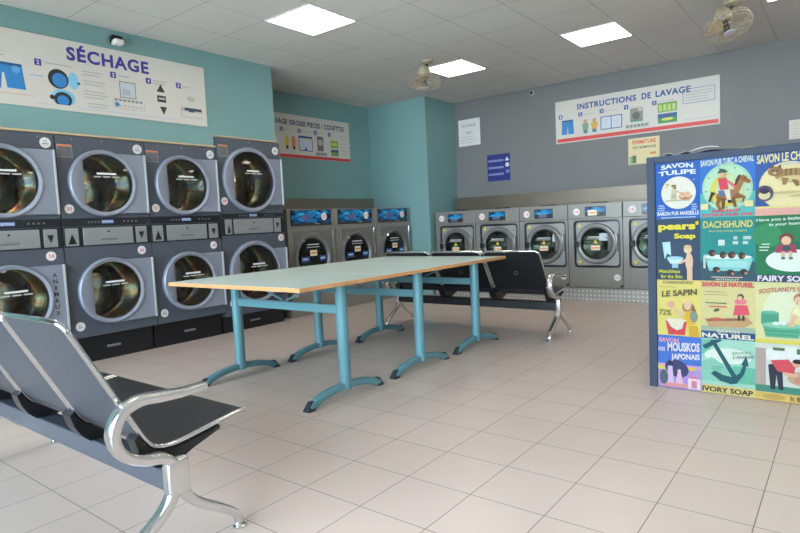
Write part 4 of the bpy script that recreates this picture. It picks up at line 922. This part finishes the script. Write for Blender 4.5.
# papers lying on the board's top
def sheet(name, label, cat, pts, z, m, curl):
    b = MB(); n = 8; vs = []; fs = []
    (a, b0), (c, d), wid = pts
    dx, dy = c-a, d-b0; ln = math.hypot(dx, dy); nx, ny = -dy/ln*wid, dx/ln*wid
    for top in (0, .003):
        for i in range(n+1):
            u = i/n; zz = z+top+curl(u)
            vs += [(a+dx*u, b0+dy*u, zz), (a+dx*u+nx, b0+dy*u+ny, zz)]
    o = 2*(n+1)
    for i in range(n):
        for k in (0, o): fs.append((k+2*i, k+2*i+1, k+2*i+3, k+2*i+2))
        fs += [(2*i, 2*i+2, o+2*i+2, o+2*i), (2*i+1, 2*i+3, o+2*i+3, o+2*i+1)]
    fs += [(0, 1, o+1, o), (2*n, 2*n+1, o+2*n+1, o+2*n)]
    b.add(vs, fs, m, True); return tag(b.build(name), label, cat)
sheet('magazine', 'dark folded magazine lying on top of the poster board', 'magazine', ((1.80, 2.36), (2.03, 2.34), .18), BZ+.0005, M['dark'], lambda u: .012*math.sin(PI*u)**2+.004*u)
sheet('paper_sheet', 'white curled sheet of paper on top of the poster board, leaning over the magazine', 'paper', ((1.80, 2.325), (1.96, 2.315), .03), BZ+.0005, M['white'], lambda u: .012+.02*math.sin(PI*u*.8))
sheet('leaflet', 'small brown leaflet flat on the poster board top, right of the magazine', 'leaflet', ((2.05, 2.35), (2.17, 2.36), .10), BZ+.0005, ink('#a8895c'), lambda u: .008*math.sin(PI*u))
sheet('leaflet', 'thin grey leaflet at the left end of the poster board top', 'leaflet', ((1.62, 2.35), (1.77, 2.34), .12), BZ+.0005, ink('#9b958c'), lambda u: .016*math.sin(PI*u*1.5)**2)

# ------------------------------------------------------------------ light, camera
w = bpy.data.worlds.new('sky'); S.world = w; w.use_nodes = True
nt = w.node_tree; bg = nt.nodes['Background']
bg.inputs[0].default_value = (.76, .88, 1.0, 1); bg.inputs[1].default_value = 20.0
for i, (a, b) in enumerate(((-2.6, -.85), (-.85, .9), (.9, 2.65), (2.65, 4.4))):
    l = bpy.data.lights.new('window_portal', 'AREA'); l.shape = 'RECTANGLE'; l.size = b-a-.1; l.size_y = 2.38
    l.cycles.is_portal = True
    o = bpy.data.objects.new('window_portal', l); COL.objects.link(o); o.location = ((a+b)/2, YF-.03, 1.5); o.rotation_euler = (PI/2, 0, 0)

sl = bpy.data.lights.new('sun', 'SUN'); sl.energy = 200; sl.color = (1, .95, .88); sl.angle = .01
so = bpy.data.objects.new('sun', sl); COL.objects.link(so); so.rotation_euler = (math.radians(-32), 0, math.radians(8))   # high sun added behind the building: its bounce off the pavement brightens the ceiling
cd = bpy.data.cameras.new('camera'); cam = bpy.data.objects.new('camera', cd); COL.objects.link(cam)
cd.sensor_width = 36; cd.sensor_fit = 'HORIZONTAL'; cd.lens = 26.113; cd.clip_start = .05
R = Matrix(((.78952883, -.00900197, .61364745), (.61188442, .08868561, -.78595949), (-.04734652, .99601899, .07552801)))
cam.matrix_world = Matrix.Translation((2.60563, -1.70903, 1.16897)) @ R.to_4x4()
S.camera = cam
S.view_settings.view_transform = 'Standard'; S.view_settings.look = 'None'; S.view_settings.gamma = 1
S.view_settings.exposure = 0.18; S.view_settings.use_curve_mapping = False
try:
    S.cycles.use_denoising = True; S.cycles.max_bounces = 10; S.cycles.diffuse_bounces = 8; S.cycles.transparent_max_bounces = 12
    S.cycles.sample_clamp_indirect = 6; S.cycles.caustics_reflective = False; S.cycles.caustics_refractive = False
except Exception: pass
